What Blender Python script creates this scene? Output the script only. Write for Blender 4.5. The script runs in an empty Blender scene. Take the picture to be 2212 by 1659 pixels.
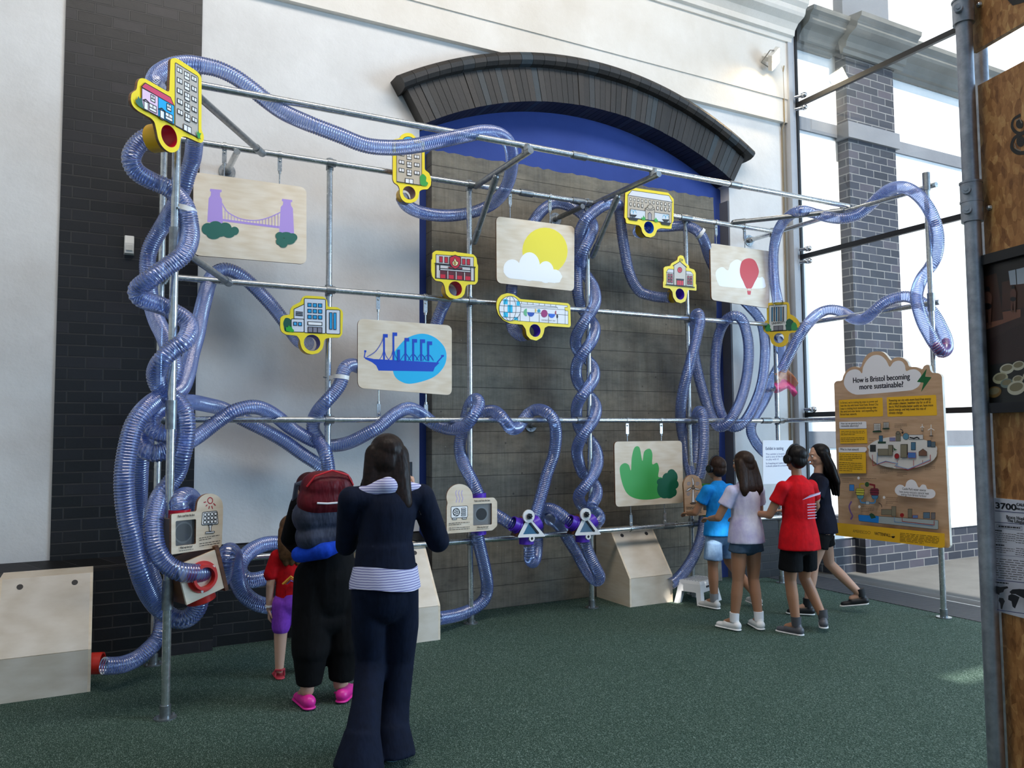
import bpy, bmesh, math, random
from mathutils import Vector, Matrix
from mathutils.geometry import tessellate_polygon
random.seed(7)
sc = bpy.context.scene
COL = sc.collection
# ------------------------------------------------------------------ camera
W, HH, FPX = 2212.0, 1659.0, 1705.82
EYE = Vector((0, 0, 1.62))
YAW, PIT, ROL = 0.48658983, 0.0625818, -0.00698201
_f = Vector((math.sin(YAW)*math.cos(PIT), math.cos(YAW)*math.cos(PIT), math.sin(PIT)))
_r0 = Vector((math.cos(YAW), -math.sin(YAW), 0)); _u0 = _r0.cross(_f)
_r = math.cos(ROL)*_r0 + math.sin(ROL)*_u0; _u = -math.sin(ROL)*_r0 + math.cos(ROL)*_u0
cam = bpy.data.cameras.new('camera'); cam.sensor_fit = 'HORIZONTAL'; cam.sensor_width = 36.0
cam.lens = 36.0*FPX/W; cam.clip_start = 0.05; cam.clip_end = 300
co = bpy.data.objects.new('camera', cam); COL.objects.link(co)
co.matrix_world = Matrix(((_r.x, _u.x, -_f.x, EYE.x), (_r.y, _u.y, -_f.y, EYE.y), (_r.z, _u.z, -_f.z, EYE.z), (0, 0, 0, 1)))
sc.camera = co
# ------------------------------------------------------------------ light
wd = bpy.data.worlds.new('sky'); sc.world = wd; wd.use_nodes = True
_bg = wd.node_tree.nodes['Background']
_bg.inputs[0].default_value = (0.52, 0.72, 1.0, 1); _bg.inputs[1].default_value = 0.62
sun = bpy.data.lights.new('sun', 'SUN'); sun.energy = 6.5; sun.angle = math.radians(0.6); sun.color = (1.0, 0.95, 0.88)
so = bpy.data.objects.new('sun', sun); COL.objects.link(so)
SUNDIR = Vector((0.02, 0.62, -0.785)).normalized()
so.rotation_euler = SUNDIR.to_track_quat('-Z', 'Y').to_euler(); so.location = (0, -10, 20)
def area(name, loc, target, sx, sy, energy, color):
    l = bpy.data.lights.new(name, 'AREA'); l.shape = 'RECTANGLE'; l.size = sx; l.size_y = sy; l.energy = energy; l.color = color
    o = bpy.data.objects.new(name, l); COL.objects.link(o); o.location = loc
    o.rotation_euler = (Vector(target)-Vector(loc)).to_track_quat('-Z', 'Y').to_euler(); return o
area('upper_wall_fill', (2.5, 2.2, 8.7), (3.2, 6.6, 3.2), 9.0, 2.5, 470, (1.0, 0.93, 0.86))  # added warm fill for the upper wall; no roof light is in view
area('shopfront_daylight', (11.5, -1.5, 3.2), (4.0, 6.0, 1.6), 5.0, 4.0, 680, (0.52, 0.74, 1.0))
sc.view_settings.view_transform = 'Standard'; sc.view_settings.look = 'None'; sc.view_settings.gamma = 1.0
sc.view_settings.use_curve_mapping = False; sc.view_settings.exposure = 0.42
sc.render.film_transparent = False
try:
    sc.cycles.transparent_max_bounces = 32; sc.cycles.max_bounces = 8; sc.cycles.caustics_reflective = False; sc.cycles.caustics_refractive = False
    sc.cycles.sample_clamp_indirect = 6.0; sc.cycles.use_denoising = True
except Exception: pass
# ------------------------------------------------------------------ geometry helpers
def ray(x, y): return (x-W/2)/FPX*_r - (y-HH/2)/FPX*_u + _f
def at(x, y, Y):
    d = ray(x, y); return EYE + d*(Y/d.y)
def atX(x, y, X):
    d = ray(x, y); return EYE + d*(X/d.x)
def fl(x, y, z=0.0):
    d = ray(x, y); return EYE + d*((z-EYE.z)/d.z)
class MB:
    def __init__(s): s.v = []; s.f = []; s.m = []; s.uv = None
    def add(s, vs, fs, m=0):
        b = len(s.v); s.v += [Vector(p) for p in vs]
        for f in fs: s.f.append([i+b for i in f]); s.m.append(m)
        return s
    def box(s, a, b, m=0, M=None):
        x0, y0, z0 = a; x1, y1, z1 = b
        vs = [Vector(p) for p in ((x0,y0,z0),(x1,y0,z0),(x1,y1,z0),(x0,y1,z0),(x0,y0,z1),(x1,y0,z1),(x1,y1,z1),(x0,y1,z1))]
        if M is not None: vs = [M @ p for p in vs]
        return s.add(vs, [(0,3,2,1),(4,5,6,7),(0,1,5,4),(1,2,6,5),(2,3,7,6),(3,0,4,7)], m)
    def cyl(s, p0, p1, r0, r1=None, n=20, m=0, cap=True):
        p0 = Vector(p0); p1 = Vector(p1); r1 = r0 if r1 is None else r1
        d = (p1-p0).normalized(); a = d.orthogonal().normalized(); b = d.cross(a)
        vs = [p + (a*math.cos(2*math.pi*i/n)+b*math.sin(2*math.pi*i/n))*r for p, r in ((p0, r0), (p1, r1)) for i in range(n)]
        fs = [(i, (i+1) % n, n+(i+1) % n, n+i) for i in range(n)]
        if cap: fs += [tuple(range(n-1, -1, -1)), tuple(range(n, 2*n))]
        return s.add(vs, fs, m)
    def ring(s, p0, p1, ro, ri, n=32, m=0, mi=None):
        p0 = Vector(p0); p1 = Vector(p1); mi = m if mi is None else mi
        d = (p1-p0).normalized(); a = d.orthogonal().normalized(); b = d.cross(a)
        c = [a*math.cos(2*math.pi*i/n)+b*math.sin(2*math.pi*i/n) for i in range(n)]
        vs = [p0+q*ro for q in c]+[p1+q*ro for q in c]+[p0+q*ri for q in c]+[p1+q*ri for q in c]
        j = lambda k, i: k*n+i % n
        s.add(vs, [(j(0,i), j(0,i+1), j(1,i+1), j(1,i)) for i in range(n)] + [(j(1,i), j(1,i+1), j(3,i+1), j(3,i)) for i in range(n)] + [(j(2,i), j(2,i+1), j(0,i+1), j(0,i)) for i in range(n)], m)
        b0 = len(s.v)-4*n
        for i in range(n): s.f.append([b0+j(3,i), b0+j(3,i+1), b0+j(2,i+1), b0+j(2,i)]); s.m.append(mi)
        return s
    def sph(s, c, r, n=16, k=10, m=0, M=None):
        c = Vector(c); r = Vector((r, r, r)) if not hasattr(r, '__len__') else Vector(r)
        vs = []; M = M or Matrix.Identity(3)
        for a in range(k+1):
            t = math.pi*a/k
            for i in range(n):
                p = 2*math.pi*i/n
                vs.append(c + M @ Vector((r.x*math.sin(t)*math.cos(p), r.y*math.sin(t)*math.sin(p), r.z*math.cos(t))))
        fs = []
        for a in range(k):
            for i in range(n):
                q = [a*n+i, (a+1)*n+i, (a+1)*n+(i+1) % n, a*n+(i+1) % n]
                fs.append(q)
        return s.add(vs, fs, m)
    def cap(s, p0, r0, p1, r1, fw=Vector((0, 1, 0)), sq=1.0, n=16, m=0):
        """tapered round-ended limb; sq squashes it along fw"""
        p0 = Vector(p0); p1 = Vector(p1); d = p1-p0; L = max(d.length, 1e-5); d = d/L
        b = fw - d*fw.dot(d)
        if b.length < 1e-3: b = d.orthogonal()
        b.normalize(); a = d.cross(b)
        prof = [(-r0*math.cos(t), r0*math.sin(t)) for t in [math.pi/2*i/5 for i in range(5)]]
        prof += [(0, r0), (L*.25, r0+(r1-r0)*.25), (L*.5, (r0+r1)/2), (L*.75, r0+(r1-r0)*.75), (L, r1)]
        prof += [(L+r1*math.sin(t), r1*math.cos(t)) for t in [math.pi/2*i/5 for i in range(1, 6)]]
        vs = []
        for h, r in prof:
            for i in range(n):
                t = 2*math.pi*i/n; vs.append(p0+d*h+a*math.cos(t)*max(r, 1e-5)+b*math.sin(t)*max(r, 1e-5)*sq)
        fs = [(k*n+i, k*n+(i+1) % n, (k+1)*n+(i+1) % n, (k+1)*n+i) for k in range(len(prof)-1) for i in range(n)]
        fs += [tuple(range(n-1, -1, -1)), tuple(range((len(prof)-1)*n, len(prof)*n))]
        return s.add(vs, fs, m)
    def tube(s, pts, r, n=12, m=0):
        pts = [Vector(p) for p in pts]; fr = frames(pts)
        vs = []
        for k, (p, (a, b)) in enumerate(zip(pts, fr)):
            rr = r[k] if hasattr(r, '__len__') else r
            for i in range(n):
                t = 2*math.pi*i/n; vs.append(p+(a*math.cos(t)+b*math.sin(t))*rr)
        K = len(pts)
        fs = [(k*n+i, k*n+(i+1) % n, (k+1)*n+(i+1) % n, (k+1)*n+i) for k in range(K-1) for i in range(n)]
        fs += [tuple(range(n-1, -1, -1)), tuple(range((K-1)*n, K*n))]
        return s.add(vs, fs, m)
def frames(pts):
    out = []; K = len(pts); prev = None
    for k in range(K):
        t = (pts[min(k+1, K-1)]-pts[max(k-1, 0)])
        t = t.normalized() if t.length > 1e-9 else Vector((0, 0, 1))
        if prev is None: a = t.orthogonal().normalized()
        else:
            a = prev - t*prev.dot(t); a = a.normalized() if a.length > 1e-6 else t.orthogonal().normalized()
        prev = a; out.append((a, t.cross(a)))
    return out
def catmull(P, per=8, closed=False):
    n = len(P); out = []
    rng = range(n) if closed else range(n-1)
    for i in rng:
        g = (lambda k: P[k % n]) if closed else (lambda k: P[max(0, min(n-1, k))])
        p0, p1, p2, p3 = g(i-1), g(i), g(i+1), g(i+2)
        for j in range(per):
            t = j/per
            out.append(tuple(0.5*((2*b)+(-a+c)*t+(2*a-5*b+4*c-d)*t*t+(-a+3*b-3*c+d)*t**3) for a, b, c, d in zip(p0, p1, p2, p3)))
    if not closed: out.append(tuple(P[-1]))
    return out
ORG = {}
def origin_of(p): return ORG.get(p.name, Vector((0, 0, 0))) if p else Vector((0, 0, 0))
def obj(name, mb, mats, parent=None, smooth=False, label=None):
    if not isinstance(mats, (list, tuple)): mats = [mats]
    vs = mb.v
    if parent: o0 = origin_of(parent)
    else:
        xs = [v.x for v in vs]; ys = [v.y for v in vs]; zs = [v.z for v in vs]
        o0 = Vector(((min(xs)+max(xs))/2, (min(ys)+max(ys))/2, min(zs)))
    me = bpy.data.meshes.new(name)
    me.from_pydata([tuple(v-o0) for v in vs], [], mb.f)
    for m in mats: me.materials.append(m)
    for p, mi in zip(me.polygons, mb.m): p.material_index = mi; p.use_smooth = smooth
    if mb.uv is not None:
        l = me.uv_layers.new(name='uv'); k = 0
        for p in me.polygons:
            for li, vi in zip(p.loop_indices, p.vertices): l.data[li].uv = mb.uv[k]; k += 1
    me.validate(); me.update()
    if smooth is True:
        try: me.set_sharp_from_angle(angle=math.radians(38))
        except Exception: pass
    o = bpy.data.objects.new(name, me); COL.objects.link(o)
    if parent: o.parent = parent
    else: o.location = o0
    ORG[o.name] = o0
    if label: o['label'] = label
    return o
def tag(o, label, cat, group=None, kind=None):
    o['label'] = label; o['category'] = cat
    if group: o['group'] = group
    if kind: o['kind'] = kind
    return o
def thing(name, label, cat, loc, group=None):
    o = bpy.data.objects.new(name, None); COL.objects.link(o); o.location = loc; o.empty_display_size = .1
    ORG[o.name] = Vector(loc); return tag(o, label, cat, group)
def struct(name, mb, mats, smooth=False, parent=None):
    o = obj(name, mb, mats, parent, smooth)
    if not parent: o['kind'] = 'structure'
    return o
# ------------------------------------------------------------------ materials
def srgb(c):
    if isinstance(c, str): c = tuple(int(c[i:i+2], 16) for i in (0, 2, 4))
    return tuple(((v/255)/12.92 if v/255 <= .04045 else ((v/255+.055)/1.055)**2.4) for v in c)+(1,)
_mc = {}
def flat(c, rough=.5, metal=0, spec=.5, name=None):
    k = (c, rough, metal, spec)
    if k in _mc: return _mc[k]
    m = bpy.data.materials.new(name or 'paint_%s' % (c if isinstance(c, str) else 'x')); m.use_nodes = True
    b = m.node_tree.nodes['Principled BSDF']; b.inputs['Base Color'].default_value = srgb(c)
    b.inputs['Roughness'].default_value = rough; b.inputs['Metallic'].default_value = metal; b.inputs['Specular IOR Level'].default_value = spec
    _mc[k] = m; return m
class NT:
    def __init__(s, name):
        s.mat = bpy.data.materials.new(name); s.mat.use_nodes = True; s.nt = s.mat.node_tree; s.b = s.nt.nodes['Principled BSDF']; s.out = s.nt.nodes['Material Output']
    def n(s, t, **kw):
        nd = s.nt.nodes.new(t)
        for k, v in kw.items():
            if k in nd.inputs.keys() if isinstance(k, str) and not hasattr(nd, k) else False: nd.inputs[k].default_value = v
            else: setattr(nd, k, v)
        return nd
    def l(s, a, b): s.nt.links.new(a, b)
    def pos(s, scale=(1, 1, 1), rot=(0, 0, 0)):
        g = s.n('ShaderNodeNewGeometry'); mp = s.n('ShaderNodeMapping'); mp.inputs['Scale'].default_value = scale; mp.inputs['Rotation'].default_value = rot
        s.l(g.outputs['Position'], mp.inputs['Vector']); return mp.outputs[0]
    def noise(s, vec, scale, detail=4, rough=.6):
        nd = s.n('ShaderNodeTexNoise'); nd.inputs['Scale'].default_value = scale; nd.inputs['Detail'].default_value = detail; nd.inputs['Roughness'].default_value = rough
        s.l(vec, nd.inputs['Vector']); return nd.outputs['Fac']
    def ramp(s, fac, stops):
        r = s.n('ShaderNodeValToRGB'); s.l(fac, r.inputs[0]); e = r.color_ramp.elements
        while len(e) < len(stops): e.new(.5)
        for k, (p, c) in enumerate(stops): e[k].position = p; e[k].color = srgb(c)
        return r.outputs[0]
    def mix(s, fac, a, b, mode='MIX'):
        m = s.n('ShaderNodeMix'); m.data_type = 'RGBA'; m.blend_type = mode
        for v, i in ((fac, 0), (a, 6), (b, 7)):
            if hasattr(v, 'is_linked'): s.l(v, m.inputs[i])
            else: m.inputs[i].default_value = v if i == 0 else srgb(v)
        return m.outputs[2]
    def bump(s, h, st=.3, dist=.01):
        b = s.n('ShaderNodeBump'); b.inputs['Strength'].default_value = st; b.inputs['Distance'].default_value = dist
        s.l(h, b.inputs['Height']); s.l(b.outputs[0], s.b.inputs['Normal'])
    def math(s, op, a, b=0.0):
        m = s.n('ShaderNodeMath'); m.operation = op
        for v, i in ((a, 0), (b, 1)):
            if hasattr(v, 'is_linked'): s.l(v, m.inputs[i])
            else: m.inputs[i].default_value = v
        return m.outputs[0]
    def done(s, col=None, rough=None, metal=None, spec=None):
        if col is not None:
            if hasattr(col, 'is_linked'): s.l(col, s.b.inputs['Base Color'])
            else: s.b.inputs['Base Color'].default_value = srgb(col)
        if rough is not None: s.b.inputs['Roughness'].default_value = rough
        if metal is not None: s.b.inputs['Metallic'].default_value = metal
        if spec is not None: s.b.inputs['Specular IOR Level'].default_value = spec
        return s.mat
def plaster(name, a, b, sp=.25):
    t = NT(name); p = t.pos(); n1 = t.noise(p, 1.3, 6, .65); n2 = t.noise(p, 60, 3)
    c = t.ramp(n1, [(.3, b), (.65, a)])
    n3 = t.noise(t.pos((1, 1, .12)), 6, 5); c = t.mix(t.math('MULTIPLY', n3, .25), c, b)
    t.bump(t.math('ADD', t.noise(p, 9, 4), t.math('MULTIPLY', n2, .2)), .35, .012); return t.done(c, .75, spec=sp)
M_wall = plaster('white_plaster', 'e6e4e1', 'd4d1cd')
M_frieze = plaster('cream_plaster', 'e9e3da', 'd9d0c3')
M_outw = plaster('outside_white_render', 'ecebea', 'dddddb')
M_greystone = plaster('grey_painted_stone', '7d7b76', '65635e')
M_greypaint = plaster('grey_paint', '74777d', '66686e')
M_blue = plaster('blue_paint', '3a5098', '324689')
def brick(name, cols, mortar, bw=.235, rh=.085, ms=.006, rough=.45, xy=False):
    t = NT(name); g = t.n('ShaderNodeNewGeometry'); sp = t.n('ShaderNodeSeparateXYZ'); cb = t.n('ShaderNodeCombineXYZ')
    t.l(g.outputs['Position'], sp.inputs[0])
    sx = t.math('ADD', sp.outputs['X'], sp.outputs['Y'])
    t.l(sx, cb.inputs[0]); t.l(sp.outputs['Z'], cb.inputs[1])
    wob = t.noise(g.outputs['Position'], 3, 2); t.l(t.math('MULTIPLY', wob, .01), cb.inputs[2])
    b = t.n('ShaderNodeTexBrick'); b.inputs['Scale'].default_value = 1; b.inputs['Brick Width'].default_value = bw; b.inputs['Row Height'].default_value = rh
    b.inputs['Mortar Size'].default_value = ms; b.inputs['Mortar Smooth'].default_value = .3; b.inputs['Bias'].default_value = 0
    b.inputs['Color1'].default_value = (0, 0, 0, 1); b.inputs['Color2'].default_value = (1, 1, 1, 1); b.inputs['Mortar'].default_value = (.5, .5, .5, 1)
    t.l(cb.outputs[0], b.inputs['Vector'])
    c = t.ramp(b.outputs['Color'], [(0, cols[0]), (.45, cols[1]), (.8, cols[2]), (1, cols[3])])
    n = t.noise(g.outputs['Position'], 14, 5); c = t.mix(t.math('MULTIPLY', n, .6), c, cols[0])
    mn = t.noise(g.outputs['Position'], 4, 3); mm = t.mix(mn, mortar, cols[1])
    c = t.mix(b.outputs['Fac'], c, mm)
    h = t.math('SUBTRACT', t.math('MULTIPLY', n, .3), b.outputs['Fac']); t.bump(h, .5, .012)
    return t.done(c, rough)
M_brick = brick('black_glazed_brick', ('0b0b0c', '131315', '1a1a1e', '2a2629'), '3a3735')
M_brick2 = brick('outdoor_blue_brick', ('1c1f29', '272a35', '33343e', '443e48'), '8b8a88', .27, .098, .007, .6)
def concrete():
    t = NT('board_marked_concrete'); g = t.n('ShaderNodeNewGeometry'); sp = t.n('ShaderNodeSeparateXYZ'); t.l(g.outputs['Position'], sp.inputs[0])
    cb = t.n('ShaderNodeCombineXYZ'); t.l(sp.outputs['X'], cb.inputs[0]); t.l(sp.outputs['Z'], cb.inputs[1])
    b = t.n('ShaderNodeTexBrick'); b.inputs['Scale'].default_value = 1; b.inputs['Brick Width'].default_value = 60; b.inputs['Row Height'].default_value = .205
    b.inputs['Mortar Size'].default_value = .0035; b.inputs['Mortar Smooth'].default_value = .6; b.inputs['Color1'].default_value = (0, 0, 0, 1); b.inputs['Color2'].default_value = (1, 1, 1, 1)
    t.l(cb.outputs[0], b.inputs['Vector'])
    c = t.ramp(b.outputs['Color'], [(0, '75736e'), (.5, '8b877e'), (1, 'a39c8c')])
    st = t.noise(t.pos((1, 1, .06)), 45, 3); c = t.mix(t.math('MULTIPLY', t.math('POWER', st, 1.6), 1.25), c, '3f3d3a')
    bl = t.noise(g.outputs['Position'], 2.6, 8, .75); c = t.mix(t.math('MULTIPLY', t.math('POWER', bl, 1.5), 1.0), c, 'aba088'); dk = t.noise(t.pos((1, 1, 3)), 5, 6, .7); c = t.mix(t.math('MULTIPLY', t.math('POWER', dk, 2.2), 1.15), c, '33312f')
    v = t.n('ShaderNodeTexVoronoi'); v.inputs['Scale'].default_value = 5.5; t.l(g.outputs['Position'], v.inputs['Vector'])
    holes = t.math('LESS_THAN', v.outputs['Distance'], .055); c = t.mix(t.math('MULTIPLY', holes, .6), c, '2c2a28')
    v2 = t.n('ShaderNodeTexVoronoi'); v2.inputs['Scale'].default_value = 9; t.l(t.pos((1, 1, 1), (.3, .2, .5)), v2.inputs['Vector'])
    wh = t.math('LESS_THAN', v2.outputs['Distance'], .03); c = t.mix(t.math('MULTIPLY', wh, .7), c, 'cfcdc8')
    c = t.mix(t.math('MULTIPLY', b.outputs['Fac'], .75), c, '2e2c2a')
    h = t.math('SUBTRACT', t.math('ADD', st, t.math('MULTIPLY', b.outputs['Color'], .5)), b.outputs['Fac']); t.bump(h, .5, .01)
    return t.done(c, .7, spec=.3)
M_conc = concrete()
def turf():
    t = NT('green_turf'); p = t.pos(); v = t.n('ShaderNodeTexVoronoi'); v.inputs['Scale'].default_value = 250
    wob = t.noise(p, 90, 2); mp = t.n('ShaderNodeMapping'); mp.inputs['Scale'].default_value = (1, .45, 1); mp.inputs['Rotation'].default_value = (0, 0, .5); t.l(p, mp.inputs[0])
    t.l(mp.outputs[0], v.inputs['Vector']); n1 = t.noise(p, 210, 3, .8); n2 = t.noise(p, 1.6, 3)
    f = t.math('ADD', t.math('MULTIPLY', v.outputs['Distance'], .55), t.math('MULTIPLY', n1, .6))
    c = t.ramp(f, [(.28, '18231f'), (.48, '394f45'), (.62, '5b7669'), (.8, '9fb4a9')])
    c = t.mix(t.math('MULTIPLY', n2, .35), c, '2f4a33'); t.bump(f, .9, .02); return t.done(c, .85, spec=.15)
M_turf = turf()
def metal(name, a, b, rough=.35, sc_=30):
    t = NT(name); p = t.pos(); n = t.noise(p, sc_, 4); c = t.ramp(n, [(.35, b), (.65, a)])
    r = t.math('ADD', t.math('MULTIPLY', t.noise(p, sc_*2, 2), .2), rough-.1); t.l(r, t.b.inputs['Roughness']); return t.done(c, None, .85)
M_galv = metal('galvanised_steel', 'd6d8d7', 'bcc0c0', .24)
M_galvd = metal('galvanised_fitting', 'a2a6a8', '888c8f', .36)
M_pole = metal('scaffold_steel', 'b4b9c2', '9499a2', .42, 25)
M_chrome = flat('d0d0d2', .15, 1.0)
def ply(name, a, b, sc_=(1, 1, 7), k=5):
    t = NT(name); p = t.pos(sc_); n = t.noise(p, k, 6, .6); w = t.n('ShaderNodeTexWave'); w.inputs['Scale'].default_value = 1.2; w.inputs['Distortion'].default_value = 9; w.inputs['Detail'].default_value = 3
    t.l(p, w.inputs[0]); f = t.math('ADD', t.math('MULTIPLY', n, .8), t.math('MULTIPLY', w.outputs['Fac'], .2))
    return t.done(t.ramp(f, [(.3, b), (.7, a)]), .45)
M_birch = ply('birch_plywood', 'f0e2cd', 'e2cfb3')
M_birchw = ply('pale_birch_front', 'e6ddcf', 'd3c7b4', (1, 1, 3), 4)
M_ply = ply('tan_plywood', 'd2b294', 'bc9a7b')
M_edge = ply('plywood_edge', '9a6f4c', '6b4a32', (1, 1, 60), 9)
M_walnut = ply('walnut_ply', '7a5138', '54341f')
def osb():
    t = NT('osb_board'); g = t.n('ShaderNodeNewGeometry'); cols = None
    v = t.n('ShaderNodeTexVoronoi'); v.inputs['Scale'].default_value = 60; nn = t.n('ShaderNodeTexNoise'); nn.inputs['Scale'].default_value = 14
    t.l(t.pos((1, 1, .45), (.5, 0, 0)), v.inputs['Vector']); v2 = t.n('ShaderNodeTexVoronoi'); v2.inputs['Scale'].default_value = 75; t.l(t.pos((1, 1, .4), (-.7, 0, 0)), v2.inputs['Vector'])
    s1 = t.n('ShaderNodeSeparateColor'); t.l(v.outputs['Color'], s1.inputs[0]); s2 = t.n('ShaderNodeSeparateColor'); t.l(v2.outputs['Color'], s2.inputs[0])
    f = t.math('ADD', t.math('MULTIPLY', s1.outputs[0], .45), t.math('ADD', t.math('MULTIPLY', s2.outputs[0], .3), t.math('MULTIPLY', t.noise(g.outputs['Position'], 60, 4), .35)))
    c = t.ramp(f, [(.15, '7a4d28'), (.42, 'a06c3c'), (.65, 'b9824d'), (.92, 'd6a76c')]); t.bump(f, .4, .006); return t.done(c, .5)
M_osb = osb()
def hose_mat():
    t = NT('clear_blue_ribbed_pvc')
    uv = t.n('ShaderNodeUVMap'); uv.uv_map = 'uv'; sp = t.n('ShaderNodeSeparateXYZ'); t.l(uv.outputs[0], sp.inputs[0])
    fr = t.math('FRACT', sp.outputs['Y']); d = t.math('ABSOLUTE', t.math('SUBTRACT', fr, .5))
    rib = t.math('LESS_THAN', d, .14)
    tr = t.n('ShaderNodeBsdfTransparent'); tr.inputs[0].default_value = (.75, .83, .99, 1)
    def scat(c1, c2):
        df = t.n('ShaderNodeBsdfDiffuse'); df.inputs[0].default_value = srgb(c1); tl = t.n('ShaderNodeBsdfTranslucent'); tl.inputs[0].default_value = srgb(c2)
        a = t.n('ShaderNodeMixShader'); a.inputs[0].default_value = .45; t.l(df.outputs[0], a.inputs[1]); t.l(tl.outputs[0], a.inputs[2]); return a.outputs[0]
    wall = t.n('ShaderNodeMixShader'); wall.inputs[0].default_value = .24; t.l(tr.outputs[0], wall.inputs[1]); t.l(scat('6a90fa', '7a9cff'), wall.inputs[2])
    coil = t.n('ShaderNodeMixShader'); coil.inputs[0].default_value = .60; t.l(tr.outputs[0], coil.inputs[1]); t.l(scat('6c8cf0', '7494f4'), coil.inputs[2])
    b = t.n('ShaderNodeMixShader'); t.l(rib, b.inputs[0]); t.l(wall.outputs[0], b.inputs[1]); t.l(coil.outputs[0], b.inputs[2])
    gl = t.n('ShaderNodeBsdfGlossy'); gl.inputs['Roughness'].default_value = .2; gl.inputs[0].default_value = (1, 1, 1, 1)
    fz = t.n('ShaderNodeFresnel'); fz.inputs[0].default_value = 1.5
    ff = t.math('ADD', t.math('MULTIPLY', fz.outputs[0], .9), .10)
    c = t.n('ShaderNodeMixShader'); t.l(ff, c.inputs[0]); t.l(b.outputs[0], c.inputs[1]); t.l(gl.outputs[0], c.inputs[2])
    t.l(c.outputs[0], t.out.inputs[0]); return t.mat
M_hose = hose_mat()
def clear(name, tint, gloss=.06, rough=.02, dif=0.0, dcol='ffffff'):
    t = NT(name); tr = t.n('ShaderNodeBsdfTransparent'); tr.inputs[0].default_value = tint
    gl = t.n('ShaderNodeBsdfGlossy'); gl.inputs['Roughness'].default_value = rough
    fz = t.n('ShaderNodeFresnel'); fz.inputs[0].default_value = 1.45
    x = tr.outputs[0]
    if dif:
        df = t.n('ShaderNodeBsdfDiffuse'); df.inputs[0].default_value = srgb(dcol); m = t.n('ShaderNodeMixShader'); m.inputs[0].default_value = dif
        t.l(x, m.inputs[1]); t.l(df.outputs[0], m.inputs[2]); x = m.outputs[0]
    c = t.n('ShaderNodeMixShader'); t.l(t.math('MULTIPLY', fz.outputs[0], gloss*10), c.inputs[0]); t.l(x, c.inputs[1]); t.l(gl.outputs[0], c.inputs[2])
    t.l(c.outputs[0], t.out.inputs[0]); return t.mat
M_glass = clear('window_glass', (.97, .985, .98, 1), .022)
M_perspex = clear('clear_perspex', (.93, .95, .97, 1), .09, .05, .06, 'b8c4cc')
M_scarf = clear('sheer_pink_scarf', (1, .75, .8, 1), .01, .5, .7, 'f0408c')
M_scarfo = clear('sheer_orange_scarf', (1, .85, .75, 1), .01, .5, .5, 'ee9a66')
def emit(name, c, e):
    t = NT(name); t.b.inputs['Emission Color'].default_value = srgb(c); t.b.inputs['Emission Strength'].default_value = e; return t.done(c, .5)
M_lamp = emit('lit_lamp_glass', 'fff0d0', 40)
def pave(name, a, b, k=3, rough=.8):
    t = NT(name); p = t.pos(); n = t.noise(p, k, 6, .7); n2 = t.noise(p, 70, 3); t.bump(n2, .3, .006)
    return t.done(t.mix(t.math('MULTIPLY', n2, .4), t.ramp(n, [(.3, b), (.7, a)]), b), rough)
M_pave = pave('grey_paving', '62615f', '514f4d')
def matting():
    t = NT('ridged_grey_matting'); w = t.n('ShaderNodeTexWave'); w.inputs['Scale'].default_value = 14; w.bands_direction = 'DIAGONAL'; t.l(t.pos(), w.inputs[0])
    t.bump(w.outputs['Fac'], .8, .01); return t.done(t.ramp(w.outputs['Fac'], [(.3, '26282d'), (.7, '50535a')]), .7)
M_matting = matting()
BLK = flat('17171a', .5); WHT = flat('f4f4f4', .4)
# ------------------------------------------------------------------ the setting
YW = 6.66; YF = 6.25
def prism(poly, holes, y0, y1, mb=None, m=0, ms=None):
    """extrude an XZ outline (with holes) from y0 (front) to y1"""
    mb = mb or MB(); ms = m if ms is None else ms
    loops = [poly]+holes; pts = [p for l in loops for p in l]
    tri = tessellate_polygon([[Vector((p[0], p[1], 0)) for p in l] for l in loops])
    n = len(pts)
    mb.add([(p[0], y0, p[1]) for p in pts]+[(p[0], y1, p[1]) for p in pts], [tuple(t) for t in tri]+[tuple(i+n for i in t[::-1]) for t in tri], m)
    b = len(mb.v)-2*n; k = 0
    for l in loops:
        L = len(l)
        for i in range(L):
            mb.f.append([b+k+i, b+k+(i+1) % L, b+n+k+(i+1) % L, b+n+k+i]); mb.m.append(ms)
        k += L
    return mb
def arc(cx, cz, r, x0, x1, n=48):
    return [(cx+(x0-cx+(x1-x0)*i/n), cz+math.sqrt(max(0, r*r-(x0-cx+(x1-x0)*i/n)**2))) for i in range(n+1)]
ACX = 4.43; XL, XR = 2.58, 6.34
# plaster wall with the arched opening
ain = arc(ACX, 1.216, 3.72, XL, XR)
outer = [(.70, .76), (.70, 9.0), (7.24, 9.0), (7.24, 0), (XR, 0), (XR, 4.2)]+ain[::-1]+[(XL, 4.2), (XL, .76)]
struct('wall_back', prism(outer, [], YW, YW+.6), M_wall)
mb = MB(); mb.box((-6, YW, .72), (-.26, YW+.6, 9)); struct('wall_back_left', mb, M_wall)
mb = MB(); mb.box((-.26, YW-.015, .6), (.70, YW+.6, 9)); struct('wall_pilaster', mb, M_brick)
# plinths of black brick with a sloped coping
mb = MB()
def plinth(mb, x0, x1, yf, zt, zs):
    mb.add([(x0, yf, 0), (x1, yf, 0), (x1, yf, zt), (x0, yf, zt), (x0, YW+.1, zs), (x1, YW+.1, zs), (x0, YW+.1, 0), (x1, YW+.1, 0)],
           [(0, 1, 2, 3), (3, 2, 5, 4), (1, 7, 5, 2), (0, 3, 4, 6)])
plinth(mb, -6, .83, 6.43, .66, .76); plinth(mb, .83, XL, 6.53, .70, .79)
struct('wall_plinth', mb, M_brick)
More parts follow.
